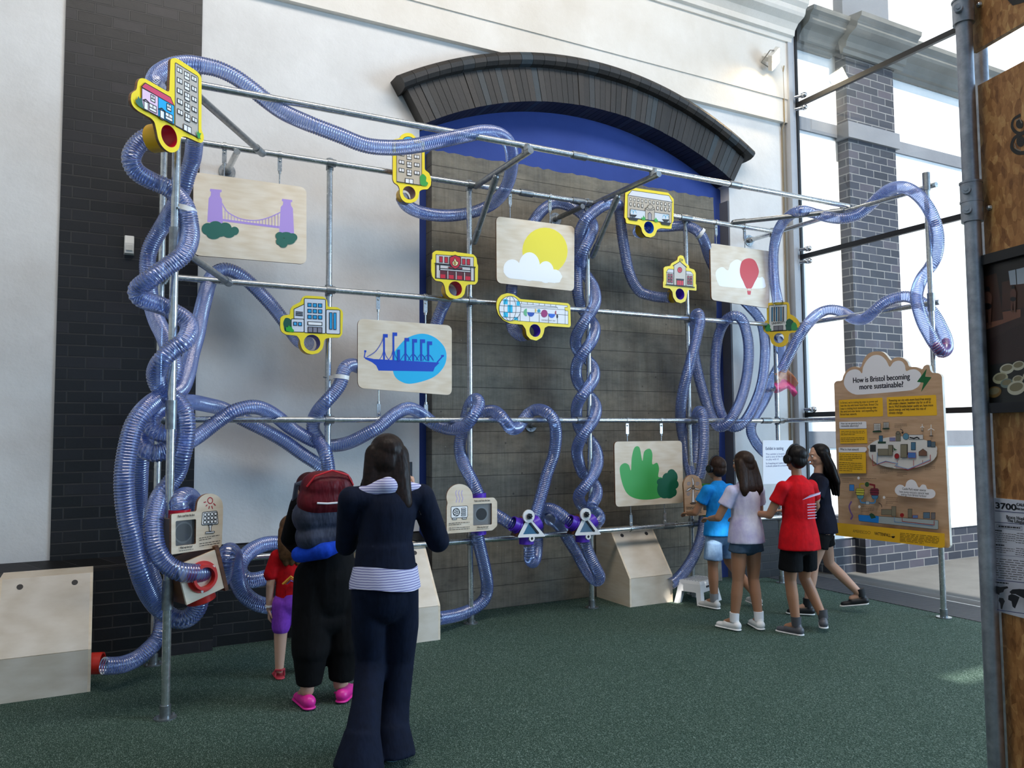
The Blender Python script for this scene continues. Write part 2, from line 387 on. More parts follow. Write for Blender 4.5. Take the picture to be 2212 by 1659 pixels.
# blue board filling the opening, concrete infill in front of it
bx = arc(ACX, 1.216, 3.80, XL-.05, XR+.05)
struct('wall_blue_board', prism([(XL-.05, 0)]+bx+[(XR+.05, 0)], [], 6.80, 6.9), M_blue)
top = [(2.70+(6.10-2.70)*i/60, 4.245+random.uniform(-.011, .011)) for i in range(61)]
side = [(6.10+random.uniform(-.01, .01), 4.2-.2*i) for i in range(21)]
struct('wall_concrete_infill', prism([(2.70, 0)]+top+side+[(6.10, 0)], [], 6.655, 6.80), M_conc)
mb = MB(); mb.box((6.34, 6.56, 0), (7.24, 6.70, .62)); mb.add([(6.34, 6.56, .62), (7.24, 6.56, .62), (7.24, 6.665, .72), (6.34, 6.665, .72)], [(0, 1, 2, 3)]); struct('wall_plinth_right', mb, M_brick)
mb = MB(); mb.box((XR-.02, 6.665, 0), (XR+.0, 6.85, 4.25)); struct('trim_1', mb, M_greypaint)
# brick arch: voussoirs and a bullnose moulding over them
def arch():
    mb = MB(); N = 62; c = Vector((ACX, 0, 1.216)); RI, RO = 3.70, 4.06
    a0 = math.acos((6.28-ACX)/3.70); a1 = math.pi-math.acos((ACX-2.575)/3.70)
    for i in range(N):
        s0 = a0+(a1-a0)*(i+.03)/N; s1 = a0+(a1-a0)*(i+.97)/N
        P = lambda r, a, y: (c.x+r*math.cos(a), y, c.z+r*math.sin(a))
        j = random.uniform(-.004, .004)
        vs = [P(RI, s0, 6.52+j), P(RI, s1, 6.52+j), P(RO, s1, 6.52+j), P(RO, s0, 6.52+j), P(RI, s0, 6.80), P(RI, s1, 6.80), P(RO, s1, 6.72), P(RO, s0, 6.72)]
        mb.add(vs, [(0, 1, 2, 3), (0, 4, 5, 1), (1, 5, 6, 2), (3, 2, 6, 7), (0, 3, 7, 4)])
    K = 34; a1 += .012; a0 -= .012
    for i in range(K):
        s0 = a0+(a1-a0)*(i+.015)/K; s1 = a0+(a1-a0)*(i+.985)/K
        prof = [(RO-.03, 6.53), (RO-.02, 6.46), (RO+.01, 6.43), (RO+.05, 6.425), (RO+.09, 6.45), (RO+.105, 6.50), (RO+.11, 6.70), (RO-.03, 6.70)]
        vs = [(c.x+r*math.cos(a), y, c.z+r*math.sin(a)) for a in (s0, (s0+s1)/2, s1) for r, y in prof]; n = len(prof)
        mb.add(vs, [(k*n+q, k*n+(q+1) % n, (k+1)*n+(q+1) % n, (k+1)*n+q) for k in (0, 1) for q in range(n)]+[tuple(range(n-1, -1, -1)), tuple(range(2*n, 3*n))])
    t = NT('arch_brick'); g = t.n('ShaderNodeNewGeometry'); c1 = t.ramp(g.outputs['Random Per Island'], [(0, '1d1b19'), (.5, '2b2724'), (.85, '37312c'), (1, '33424a')])
    n = t.noise(g.outputs['Position'], 30, 4); t.bump(n, .4, .006); m = t.done(t.mix(t.math('MULTIPLY', n, .5), c1, '16140f'), .5)
    o = struct('trim_2', mb, m)
arch()
# projecting frieze and cornice
mb = MB(); mb.box((-6, 6.60, 5.30), (7.27, 6.70, 6.30)); mb.box((-6, 6.585, 5.58), (7.27, 6.61, 6.30)); struct('trim_3', mb, M_frieze)
prof = [(6.60, 6.28), (6.56, 6.28), (6.55, 6.33), (6.51, 6.34), (6.50, 6.40), (6.45, 6.46), (6.36, 6.50), (6.34, 6.53), (6.33, 6.58), (6.28, 6.62), (6.27, 6.67), (6.66, 6.72)]
def extr(prof, x0, x1, mb=None):
    mb = mb or MB(); n = len(prof)
    return mb.add([(x0, y, z) for y, z in prof]+[(x1, y, z) for y, z in prof], [(i, (i+1) % n, n+(i+1) % n, n+i) for i in range(n)]+[tuple(range(n-1, -1, -1)), tuple(range(n, 2*n))])
struct('trim_4', extr(prof, -6, 7.30), M_frieze)
# steel channel where the glazing meets the wall
mb = MB(); mb.box((7.24, 6.56, 0), (7.30, 6.75, 9)); mb.box((7.30, 6.60, 0), (7.385, 6.75, 9))
for i in range(24): mb.cyl((7.345, 6.602, .3+i*.36), (7.345, 6.594, .3+i*.36), .006, n=8)
struct('trim_5', mb, plaster('grey_white_metal', 'b9bbbf', 'a9abb0', .5))
mb = MB(); mb.box((7.19, 6.63, 0), (7.24, 6.67, 9)); struct('trim_6', mb, flat('8f8b83', .5))
# floor, matting, outside ground
mb = MB(); mb.add([(-9, -12, 0), (6.66, -12, 0), (6.66, 6.9, 0), (-9, 6.9, 0)], [(0, 1, 2, 3)]); struct('floor', mb, M_turf)
mb = MB(); mb.box((6.66, -12, -.02), (7.20, 6.66, .004)); struct('floor_matting', mb, M_matting)
mb = MB()
mb.box((7.20, -12, -.05), (40, 9, 0)); struct('floor_paving', mb, M_pave)
mb = MB(); mb.box((7.20, -12, 0), (7.23, 6.6, .006)); struct('trim_7', mb, flat('8f9092', .4, .6))
# unseen roof added to block the sun; two openings shaped to fleck the turf
def hole(px, py, hx, hy):
    t = 9.0/-SUNDIR.z; return (px-SUNDIR.x*t-hx/2, px-SUNDIR.x*t+hx/2, py-SUNDIR.y*t-hy/2, py-SUNDIR.y*t+hy/2)
h1 = hole(5.26, 3.26, .60, .22); h2 = hole(5.0, 6.02, .28, .2)
mb = MB(); ysp = [-12, h1[2], h1[3], h2[2], h2[3], 6.9]
for i in range(5):
    y0, y1 = ysp[i], ysp[i+1]; h = h1 if i == 1 else h2 if i == 3 else None
    if h: mb.box((-9, y0, 9), (h[0], y1, 9.1)); mb.box((h[1], y0, 9), (7.40, y1, 9.1))
    else: mb.box((-9, y0, 9), (7.40, y1, 9.1))
struct('ceiling_sun_block', mb, flat('8c8c8c', .8))
mb = MB(); mb.box((-5.2, -12, 0), (-5.0, 6.66, 9)); struct('wall_left_sky_block', mb, M_wall)  # unseen wall, added to hold back sky light from the left
# glazed wall
gz = [0.0, 1.815, 3.69, 5.54, 9.0]
win = bpy.data.objects.new('window_1', None); COL.objects.link(win); win.location = (7.4, 3, 0); win['kind'] = 'structure'; ORG['window_1'] = Vector((7.4, 3, 0))
for k in range(4):
    for (y0, y1) in ((4.0, 6.60), (1.4, 3.98), (-1.2, 1.38), (-6, -1.22)):
        mb = MB(); mb.box((7.395, y0, gz[k]+.015), (7.405, y1, gz[k+1]-.015)); obj('pane', mb, M_glass, win)
for z in gz[1:4]:
    mb = MB(); mb.box((7.38, -6, z-.028), (7.42, 6.60, z+.028)); obj('glazing_bar', mb, BLK, win)
mb = MB(); mb.box((7.385, 6.585, 0), (7.42, 6.63, 9)); obj('seal', mb, BLK, win)
for z in gz[1:4]:
    for dz in ((-.075, .075) if z > 2 else (.06,)):
        mb = MB(); mb.cyl((7.33, 6.56, z+dz), (7.36, 6.50, z+dz), .02, n=12); mb.cyl((7.34, 6.54, z+dz), (7.40, 6.50, z+dz), .014, n=12); mb.cyl((7.36, 6.5, z+dz), (7.395, 6.46, z+dz), .03, n=16); mb.sph((7.375, 6.46, z+dz), .034)
        obj('glass_bracket', mb, M_chrome, win, True)
# outside: the same wall carries on beyond the glass
mb = MB(); mb.box((7.44, YW, 0), (22, YW+.5, 12)); struct('wall_outside', mb, M_outw)
mb = MB(); mb.box((8.17, 6.50, 0), (9.06, 6.7, 6.35)); struct('wall_outside_pier', mb, M_brick2)
mb = MB(); mb.box((8.17, 6.52, 6.7), (9.05, 6.7, 12)); struct('wall_outside_pier_top', mb, M_greypaint)
def corn(x0, x1, dy, mb): return extr([(y+dy, z) for y, z in prof], x0, x1, mb)
mb = MB(); corn(7.42, 8.05, .04, mb); corn(8.05, 9.18, -.12, mb); corn(9.18, 22, .04, mb); struct('trim_8', mb, M_greystone)
mb = MB(); mb.box((7.44, 6.63, 5.28), (22, 6.7, 5.44)); mb.box((8.13, 6.46, 5.24), (9.10, 6.7, 5.44)); mb.box((7.44, 6.64, 1.42), (22, 6.7, 1.62)); struct('trim_9', mb, M_greypaint)
mb = MB(); mb.box((7.44, 6.30, 0), (22, 6.7, .44)); mb.box((7.80, 6.16, 0), (9.15, 6.7, .62)); struct('wall_outside_plinth', mb, M_brick2)
mb = MB(); mb.add([(7.44, 6.28, .44), (22, 6.28, .44), (22, 6.66, .54), (7.44, 6.66, .54), (7.44, 6.28, .40), (22, 6.28, .40)], [(0, 1, 2, 3), (4, 5, 1, 0)]); struct('trim_10', mb, M_outw)
# building further along, seen between the boards
b = thing('building', 'white building with a grey louvred vent and dark framed window beyond the glass', 'building', (20, 3, 0))
mb = MB(); mb.box((19.6, -2, 0), (21, 6.2, 14)); obj('wall', mb, M_outw, b)
mb = MB()
for i in range(44): mb.box((19.45, 5.2, 7.0+i*.09), (19.6, 6.0, 7.05+i*.09))
obj('louvre', mb, flat('74767a', .5), b)
mb = MB(); mb.box((19.45, 5.12, 6.8), (19.62, 5.2, 11.2)); mb.box((19.45, 4.0, 6.8), (19.62, 4.06, 11.2)); obj('window_frame', mb, flat('24302f', .4), b)
mb = MB(); mb.box((19.55, 4.06, 6.8), (19.6, 5.12, 11.2)); obj('window_glass', mb, flat('7e979c', .1), b)
# ------------------------------------------------------------------ the tube frame
R = .0243
fr = thing('tube_frame', 'tall galvanised steel tube frame standing on the green turf in front of the arch', 'frame', (3.5, 5.6, 0))
PX = [.41, 1.645, 2.89, 4.13, 5.34, 6.57]; Z1, Z2, Z3, Z4 = 3.81, 2.775, 1.738, .706
def post(x, y, zt):
    mb = MB(); mb.cyl((x, y, .005), (x, y, zt), R, n=24); p = obj('post', mb, M_galv, fr, True)
    mb = MB(); mb.cyl((x, y, 0), (x, y, .008), .062, n=28); mb.cyl((x, y, .008), (x, y, .075), .031, n=24)
    mb.cyl((x-.045, y-.02, .008), (x-.045, y-.02, .02), .008, n=6); mb.cyl((x+.045, y+.02, .008), (x+.045, y+.02, .02), .008, n=6)
    obj('base_flange', mb, M_galvd, p, True)
for x in PX: post(x, YF, 3.86)
post(.40, 5.05, 3.80); post(6.555, 4.41, 3.87)
def rail(p0, p1, m=M_galv, r=R):
    mb = MB(); mb.cyl(p0, p1, r, n=24); return obj('rail', mb, m, fr, True)
def sleeve(p, d, L=.13, r=.032, name='coupling'):
    p = Vector(p); d = Vector(d).normalized(); mb = MB(); mb.cyl(p-d*L/2, p+d*L/2, r, n=24)
    a = d.orthogonal().normalized()
    for s in (-.3, .3): mb.cyl(p+d*L*s+a*(r-.002), p+d*L*s+a*(r+.006), .007, n=8)
    return obj(name, mb, M_galvd, fr, True)
dy = .0
for z in (Z1, Z2, Z3): rail((.33, YF-.049, z), (6.60, YF-.049, z))
rail((.33, YF-.049, Z4), (5.40, YF-.049, Z4)); rail((5.40, YF-.049, Z4), (6.60, YF-.049, Z4))
rail((.42, 5.28, 3.86), (6.60, 5.28, 3.86))
rail((6.622, 6.655, 3.82), (6.622, 4.36, 3.82)); rail((6.622, 6.2, 2.76), (6.622, 4.37, 2.76)); rail((6.622, 6.2, 1.74), (6.622, 4.37, 1.74))
rail((.449, 6.30, 3.765), (.449, 5.0, 3.765)); rail((.449, 6.20, 2.74), (.449, 5.04, 2.74))
for x in (2.93, 4.17): rail((x, 6.20, 3.80), (x, 5.20, 3.80), M_galvd, .026)
rail((.91, 6.655, 3.765), (.91, 6.15, 3.765)); rail((4.02, 6.655, 3.75), (4.02, 6.15, 3.75), M_galvd)
rail((3.72, 6.655, 1.70), (3.72, 6.2, 1.70))
def brace(p0, p1): 
    mb = MB(); mb.cyl(p0, p1, R, n=20); p0 = Vector(p0); p1 = Vector(p1); d = (p1-p0).normalized()
    mb.cyl(p0+d*.01, p0+d*.12, .03, n=20); mb.cyl(p1-d*.12, p1-d*.01, .03, n=20); mb.sph(p0, .028); mb.sph(p1, .028)
    return obj('brace', mb, M_galvd, fr, True)
for x in (2.93, 4.17): brace((x-.02, 6.19, 3.30), (x, 5.80, 3.765))
brace((.42, 5.10, 3.79), (1.10, 6.17, 3.79)); brace((.42, 5.10, 2.76), (.87, 6.17, 2.76)); brace((5.93, 6.17, 3.83), (6.60, 5.35, 3.83))
for x in PX:
    for z in (Z1, Z2, Z3, Z4):
        mb = MB(); mb.cyl((x, YF, z-.045), (x, YF, z+.045), .031, n=22); mb.cyl((x-.035, YF-.049, z), (x+.035, YF-.049, z), .031, n=22); mb.box((x-.02, YF-.05, z-.02), (x+.02, YF, z+.02))
        obj('cross_clamp', mb, M_galvd, fr, True)
for x, z in ((3.44, Z1), (4.0, Z1), (5.30, Z1), (3.72, Z3), (4.02, Z3), (6.35, Z3), (5.0, Z4)): sleeve((x, YF-.049, z), (1, 0, 0))
for x in (3.42, 5.1): sleeve((x, 5.28, 3.86), (1, 0, 0))
for z in (at(373, 522, 5.05).z, at(368, 896, 5.05).z, at(366, 1284, 5.05).z): sleeve((.40, 5.05, z), (0, 0, 1), .17)
for z in (3.85, 2.76, 1.74): sleeve((6.555, 4.41, z), (0, 0, 1), .16)
for x in (2.93, 4.17): sleeve((x, 5.28, 3.83), (0, 0, 1), .07, .034, 'hook_clamp')
for x, z in ((6.622, 3.82), (.91, 3.765), (3.72, 1.70), (4.02, 3.75)):
    mb = MB(); yy = 6.66 if z > 3.77 or x < 2 else 6.655
    mb.cyl((x, yy-.012, z), (x, yy, z), .065, n=28); mb.cyl((x, yy-.07, z), (x, yy-.01, z), .032, n=20)
    for a in (0, 1): mb.cyl((x, yy-.018, z+(.047 if a else -.047)), (x, yy-.01, z+(.047 if a else -.047)), .009, n=8)
    obj('wall_flange', mb, M_galvd, fr, True)
# white straps that hold the ducts to the posts
def strap(c, r, ax, tpos, name='duct_strap'):
    c = Vector(c); ax = Vector(ax).normalized(); mb = MB(); mb.ring(c-ax*.016, c+ax*.016, r+.004, r, n=36)
    t = Vector(tpos); d = (t-c); d = d-ax*d.dot(ax); L = d.length; d.normalize(); w = ax.cross(d)
    for s in (-1, 1):
        p0 = c+d*r*.85; mb.add([p0+w*.012*s-ax*.016, t+w*.012*s-ax*.016, t+w*.012*s+ax*.016, p0+w*.012*s+ax*.016], [(0, 1, 2, 3)])
    mb.cyl(t-w*.05, t+w*.05, .006, n=8, m=1)
    return obj(name, mb, [flat('f2f2f0', .35), M_galvd], fr, True)
# ------------------------------------------------------------------ ducts
RH = .0555; PITCH = .0165
def duct(pts, label, name='flexible_duct', r=RH):
    """pts: (x, y[, depth]) picked on the photo; a depth is a wall-parallel plane, or ('X', v) for a plane across it"""
    n = len(pts); cum = [0]
    for i in range(1, n): cum.append(cum[-1]+math.hypot(pts[i][0]-pts[i-1][0], pts[i][1]-pts[i-1][1]))
    P = [None]*n; ks = []
    for i, p in enumerate(pts):
        if len(p) > 2: P[i] = atX(p[0], p[1], p[2][1]) if isinstance(p[2], tuple) else at(p[0], p[1], p[2]); ks.append(i)
    for i, p in enumerate(pts):
        if P[i] is None:
            a = max([k for k in ks if k < i], default=ks[0]); b = min([k for k in ks if k > i], default=ks[-1])
            t = 0 if a == b else (cum[i]-cum[a])/(cum[b]-cum[a]); t = t*t*(3-2*t)
            da = (P[a]-EYE).dot(_f); db = (P[b]-EYE).dot(_f); d = da+(db-da)*t; P[i] = EYE+ray(p[0], p[1])*d
    C = [Vector(q) for q in catmull([tuple(q) for q in P], 14)]
    for _ in range(10): C = [C[0]]+[(C[i-1]+C[i]*2+C[i+1])/4 for i in range(1, len(C)-1)]+[C[-1]]
    L = [0]
    for i in range(1, len(C)): L.append(L[-1]+(C[i]-C[i-1]).length)
    SUB = 5; ds = PITCH/SUB; K = int(L[-1]/ds); Q = []; j = 0
    for k in range(K+1):
        s = k*ds
        while j < len(L)-2 and L[j+1] < s: j += 1
        t = (s-L[j])/max(1e-9, L[j+1]-L[j]); Q.append(C[j].lerp(C[j+1], min(1, t)))
    F = frames(Q); N = 18; mb = MB(); vs = []
    cs = [(math.cos(2*math.pi*i/N), math.sin(2*math.pi*i/N)) for i in range(N)]
    for k, (p, (a, b)) in enumerate(zip(Q, F)):
        for i, (c, s) in enumerate(cs):
            ph = k/SUB - i/N
            vs.append(p+(a*c+b*s)*(r*(1-.045*(1+math.cos(2*math.pi*ph)))))
    mb.v = vs; uv = []
    for k in range(len(Q)-1):
        for i in range(N):
            mb.f.append([k*N+i, k*N+(i+1) % N, (k+1)*N+(i+1) % N, (k+1)*N+i]); mb.m.append(0)
            v0 = k/SUB-i/N+4; v1 = k/SUB-(i+1)/N+4; uv += [(i/N, v0), ((i+1)/N, v1), ((i+1)/N, v1+1/SUB), (i/N, v0+1/SUB)]
    mb.uv = uv
    o = obj(name, mb, M_hose); 
    for p in o.data.polygons: p.use_smooth = True
    tag(o, label, 'duct', 'clear blue ribbed ducts'); return C
FR = 4.955; BK = 5.145; MD = 5.05
dA = duct([(334,292,5.04),(312,300,5.05),(292,320),(283,345,5.05),(296,372),(330,392),(355,402,BK),(380,420,BK),(402,449,5.07),(410,490,5.05),(410,517),(396,550,FR),(363,575,FR),(328,600,FR),(298,624,5.03),(305,645,5.06),(345,659,BK),(373,673,BK),(401,691,5.1),(410,710,5.05),(400,736,FR),(373,755,FR),(349,779,FR),(337,806,5.04),(343,832,5.09),(361,851,BK),(380,865,BK),(397,887,5.1),(402,912,5.08),(402,937,5.08),(398,963),(391,990,5.1),(382,1022,BK),(364,1050,BK),(346,1073,5.1),(333,1115,5.0),(332,1154,4.95),(339,1190,4.93),(359,1218,4.93),(385,1234,4.92),(411,1238,4.95),(428,1238,4.985),(440,1237,5.04)],
     'blue ribbed duct spiralling down the front left post into the red collar')
duct([(420,305,5.35),(418,330),(414,350,5.5),(405,376),(396,405,5.6),(375,448),(350,490,5.9),(328,527),(319,560,6.0),(320,600),(326,650,5.9),(338,691),(353,722,5.6),(368,760),(376,800,5.4),(362,848),(330,900,5.35),(310,960),(302,1000,5.5),(300,1050),(299,1110,5.7),(306,1170),(320,1225),(340,1280,5.9),(352,1330,6.0),(348,1365),(335,1388,5.95),(313,1410),(290,1426,5.85),(258,1437,5.75),(222,1438,5.7)],
     'blue ribbed duct running behind the front left post down to the red floor collar')
duct([(668,741,6.15),(648,738,6.24),(625,709,6.34),(594,668,6.36),(567,638,6.36),(540,611,6.36),(512,590),(485,582,6.36),(464,592,6.33),(451,612,6.25),(443,642,6.12),(433,683,6.0),(425,724,5.85),(413,765,5.7),(404,806,5.5),(390,840,5.35),(362,858,5.2),(338,864,5.12),(311,887,5.0),(291,916,4.97),(279,954,4.95),(271,999,4.93),(268,1035,4.92),(269,1071),(274,1115),(282,1154,4.92),(291,1195),(303,1237,4.95),(319,1278,5.05),(341,1310,5.15),(367,1331,5.18),(391,1339,5.16),(411,1332,5.12),(425,1316,5.1),(431,1296,5.08)],
     'blue ribbed duct from the hospital sign looping far left under the wooden box')
duct([(699,1012,6.36),(686,1002,6.37),(653,981,6.37),(617,955,6.37),(581,934,6.37),(545,916,6.36),(508,897,6.34),(481,883,6.3),(454,876,6.2),(418,869,6.0),(388,870,5.7),(355,879,5.4),(334,891,5.3),(325,908,5.25),(330,926,5.22),(345,935,5.2),(366,938,5.2),(392,942,5.22)],
     'blue ribbed duct sloping down behind the person in black')
duct([(393,957,5.22),(362,973,5.2),(338,979,5.2),(318,975,5.22),(307,960,5.28),(312,943,5.36),(330,930,5.5),(360,945,5.75),(395,958,5.95),(424,945,6.05),(454,923,6.1),(481,903,6.1),(508,887,6.08),(545,879,6.1),(572,885,6.15),(599,901,6.25),(626,923,6.34),(653,940,6.36),(680,954,6.36),(707,962,6.35),(734,961,6.3),(762,953,6.2),(798,934,6.1),(821,921,6.08),(851,896,6.08),(882,882,6.12),(909,893,6.22),(929,909,6.3),(949,921,6.32),(976,927,6.25),(1003,921,6.1),(1022,898,6.03),(1034,874,6.05),(1028,862,6.13),(1015,875,6.28),(1006,905,6.34),(998,935,6.35),(993,962,6.33),(996,986,6.3),(1006,1012,6.2),(1020,1039,6.14),(1031,1062,6.12),(1034,1074,6.12)],
     'blue ribbed duct waving along the middle rail to the steam sign board')
duct([(1020,890,6.37),(1040,893,6.34),(1053,888,6.3),(1069,889,6.22),(1082,899,6.1),(1094,914,6.07),(1105,926,6.1),(1118,924,6.2),(1127,912,6.3),(1138,897,6.33),(1151,887,6.32),(1167,885,6.22),(1183,892,6.1),(1195,906,6.07),(1200,925,6.07),(1201,946,6.1),(1199,966),(1195,986,6.15),(1188,1006),(1181,1026,6.18),(1174,1053),(1165,1085,6.16),(1157,1112,6.14),(1153,1124,6.14)],
     'blue ribbed duct dipping over the middle rail then dropping to the left triangle')
duct([(339,190,5.1),(334,176,5.15),(344,159,5.2),(371,144,5.26),(405,138,5.32),(439,142,5.36),(473,150,5.37),(507,166,5.37),(540,189,5.37),(574,216,5.37),(608,240,5.33),(641,256,5.26),(675,270,5.2),(709,283,5.19),(740,295,5.19),(774,309),(807,317,5.2),(858,319,5.22),(909,313,5.24),(959,302,5.26),(1003,293,5.28),(1044,285,5.32),(1078,290,5.4),(1099,309,5.5),(1106,336,5.62),(1105,363,5.75),(1098,394,5.9),(1081,424,6.07),(1054,446,6.25),(1010,461,6.36),(959,466,6.36),(909,459,6.3),(879,444,6.22),(868,426,6.15)],
     'blue ribbed duct arching over the top rail to the apartment block sign')
duct([(974,630,6.14),(966,642,6.24),(957,662,6.34),(949,681,6.36),(941,705,6.36),(930,735,6.36),(900,770,6.36),(860,790,6.36),(815,795,6.33),(780,794,6.28),(762,788,6.22),(748,793,6.15),(741,806,6.13),(736,827,6.12),(722,848,6.12),(704,868,6.13),(689,886,6.2),(679,904,6.33),(676,923,6.36),(682,941,6.35),(694,959,6.28),(705,985,6.2),(710,1020,6.2)],
     'blue ribbed duct from the fire station sign passing behind the ship board')
dB = duct([(1136,722,6.15),(1125,725,6.2),(1112,715,6.27),(1105,700,6.33),(1103,660,6.36),(1106,617,6.37),(1115,570,6.37),(1138,505,6.37),(1160,468,6.36),(1178,449),(1201,438,6.36),(1228,444,6.36),(1252,458,6.33),(1272,474,6.22),(1281,490,6.15),(1274,512,6.13),(1262,537,6.14),(1253,560,6.22),(1256,580,6.33),(1270,600,6.35),(1282,620,6.3),(1287,648,6.2),(1277,673,6.13),(1262,695,6.13),(1248,718,6.2),(1243,740,6.28),(1251,762,6.35),(1272,780,6.35),(1283,798,6.28),(1283,818,6.2),(1271,837,6.13),(1256,856,6.13),(1246,877,6.22),(1246,904,6.3),(1254,930,6.35),(1276,952,6.35),(1289,975,6.28),(1291,1002,6.2),(1281,1028,6.14),(1266,1048,6.13),(1251,1068,6.18),(1252,1084,6.28),(1262,1098,6.33),(1272,1112,6.33)],
     'blue ribbed duct from the globe building sign twisting down the fourth post')
duct([(1449,642,6.15),(1426,642,6.25),(1403,638,6.33),(1384,631,6.35),(1369,612,6.35),(1357,581,6.34),(1350,545),(1344,508,6.3),(1340,472,6.27),(1337,448,6.22),(1330,438,6.12),(1318,438,6.05),(1301,445,6.04),(1283,458,6.05),(1266,474,6.07),(1254,497,6.15),(1248,527,6.25),(1246,563,6.3),(1246,599,6.3),(1248,635,6.32),(1256,665,6.36),(1272,686,6.35),(1284,704,6.28),(1284,721,6.2),(1276,741,6.13),(1262,759,6.13),(1248,781,6.2),(1244,805,6.27),(1250,829,6.34),(1266,848,6.36),(1283,867,6.3),(1288,888,6.2),(1280,911,6.12),(1265,931,6.11),(1252,952,6.16),(1246,974,6.24),(1250,998,6.3),(1260,1024,6.36),(1278,1038,6.34),(1289,1056,6.27),(1288,1074,6.2),(1279,1090,6.17),(1281,1101,6.2),(1292,1110,6.22),(1296,1120,6.2),(1288,1131,6.17)],
     'blue ribbed duct from the school sign twisting down to the right triangle')
duct([(1404,489,6.14),(1390,502,6.2),(1378,501,6.3),(1385,492,6.36),(1415,490,6.36),(1452,489,6.35),(1479,488,6.28),(1501,495,6.2),(1515,509,6.17),(1524,529,6.2),(1532,555,6.3),(1550,590,6.36),(1590,632,6.37),(1624,668,6.36),(1640,688,6.34),(1649,712,6.28),(1653,748,6.2),(1651,792,6.16),(1644,835,6.14),(1630,874,6.13),(1612,906,6.13),(1592,922,6.18),(1572,918,6.28),(1558,895,6.34),(1548,861,6.36),(1545,824,6.36),(1545,781,6.36),(1549,738,6.35),(1558,708,6.32),(1570,690,6.2),(1587,682,6.1),(1603,691,6.07),(1612,716,6.07),(1617,748),(1616,792,6.08),(1609,835,6.08),(1598,870,6.08),(1584,898,6.09),(1568,917,6.14),(1553,922,6.22),(1540,908,6.3),(1530,883,6.34),(1519,850,6.35),(1509,813,6.35),(1501,775,6.34),(1497,738,6.32),(1497,705,6.25),(1502,682,6.15),(1509,678,6.08),(1512,694,6.05),(1507,718,6.05),(1500,748,6.07),(1491,783,6.1),(1481,820,6.14),(1473,857,6.2),(1470,894,6.28),(1472,926,6.34),(1479,961,6.34),(1486,1000,6.3),(1497,1040,6.2)],
     'blue ribbed duct hanging in a tall oval loop below the hot air balloon board')
duct([(1681,735,6.1),(1686,752,6.2),(1684,785,6.32),(1668,818,6.36),(1659,848,6.36),(1646,874,6.36),(1632,896,6.35),(1623,918,6.33),(1623,936),(1631,953,6.33),(1640,966),(1652,978,6.34),(1672,992,6.35)],
     'pale blue ribbed duct from the university sign curling behind the white paper notice')
duct([(1503,1000,6.34),(1502,960,6.34),(1501,930,6.32),(1505,897,6.22),(1512,888,6.1),(1518,900,6.06),(1520,922,6.05),(1520,955),(1518,987,6.06),(1515,1014,6.08),(1510,1032,6.1)],
     'blue ribbed duct hooked over the middle rail just above the wind turbine board')
duct([(1521,1112,6.12),(1520,1122,6.12),(1518,1145,6.12),(1511,1173,6.12),(1498,1203,6.12),(1481,1231,6.1),(1462,1252,6.08),(1448,1262,6.06)],
     'blue ribbed duct curving from under the wind turbine board into the right podium')
duct([(1031,1150,6.12),(1032,1160,6.12),(1036,1180,6.14),(1042,1205),(1048,1232,6.2),(1052,1258,6.25),(1051,1282,6.3),(1042,1300,6.3),(1020,1316,6.28),(990,1328,6.2),(960,1334,6.1),(944,1336,6.05)],
     'blue ribbed duct dropping from the steam sign board to the middle podium')
duct([(1188,1122,6.12),(1200,1128,6.2),(1215,1145,6.3),(1230,1170,6.32),(1247,1197,6.3),(1262,1224,6.22),(1277,1246,6.12),(1290,1254,6.05),(1295,1245,6.0),(1286,1226,6.0),(1276,1205,6.02),(1268,1185,6.04),(1264,1170,6.06)],
     'blue ribbed duct hanging in a pointed loop under the right triangle frame')
duct([(1144,1180,6.05),(1144,1192,6.04),(1145,1207,6.05),(1151,1214,6.12),(1157,1203,6.22),(1160,1180,6.3),(1162,1150,6.34),(1164,1122,6.33),(1170,1104,6.3),(1184,1098,6.24),(1203,1105,6.16),(1221,1119,6.1),(1236,1132,6.08)],
     'blue ribbed duct looping under the left triangle and across to the right one')
duct([(1112,1138,6.08),(1100,1130,6.08),(1088,1122,6.1),(1074,1114,6.16),(1055,1106,6.24),(1030,1100,6.28)],
     'short blue ribbed duct between the steam sign board and the left triangle frame')
BX = lambda v: ('X', v)
duct([(1681,655,6.05),(1677,635,6.1),(1674,616,6.12),(1671,582),(1671,549,6.1),(1674,523,6.05),(1681,498,5.95),(1693,478,5.85),(1710,463,5.75),(1730,455,5.62),(1759,461,BX(6.50)),(1793,470,BX(6.50)),(1823,472,BX(6.54)),(1853,464,BX(6.62)),(1880,443,BX(6.66)),(1904,420,BX(6.64)),(1928,406,BX(6.58)),(1955,405,BX(6.50)),(1982,421,BX(6.48)),(2005,449,BX(6.50)),(2020,483,BX(6.52)),(2026,517,BX(6.56)),(2022,552,BX(6.62)),(2009,577,BX(6.67)),(1992,600,BX(6.62)),(1982,625,BX(6.50)),(1980,647,BX(6.46)),(1985,670,BX(6.45)),(1994,697,BX(6.44)),(2007,722,BX(6.44)),(2020,744,BX(6.45)),(2034,760,BX(6.5)),(2045,752,BX(6.6)),(2043,731,BX(6.66)),(2035,712,BX(6.68)),(2024,690,BX(6.68)),(2008,668,BX(6.68)),(1985,650,BX(6.68)),(1961,641,BX(6.67)),(1938,643,BX(6.62)),(1911,653,BX(6.54)),(1887,673,BX(6.50)),(1867,689,BX(6.55)),(1843,688,BX(6.64)),(1820,674,BX(6.69)),(1793,669,BX(6.66)),(1769,677,BX(6.56)),(1749,695,5.55),(1729,722,5.6),(1712,752,5.68),(1695,786,5.76),(1688,800,5.8)],
     'pale blue ribbed duct winding round the right end rails, pink scarf inside')
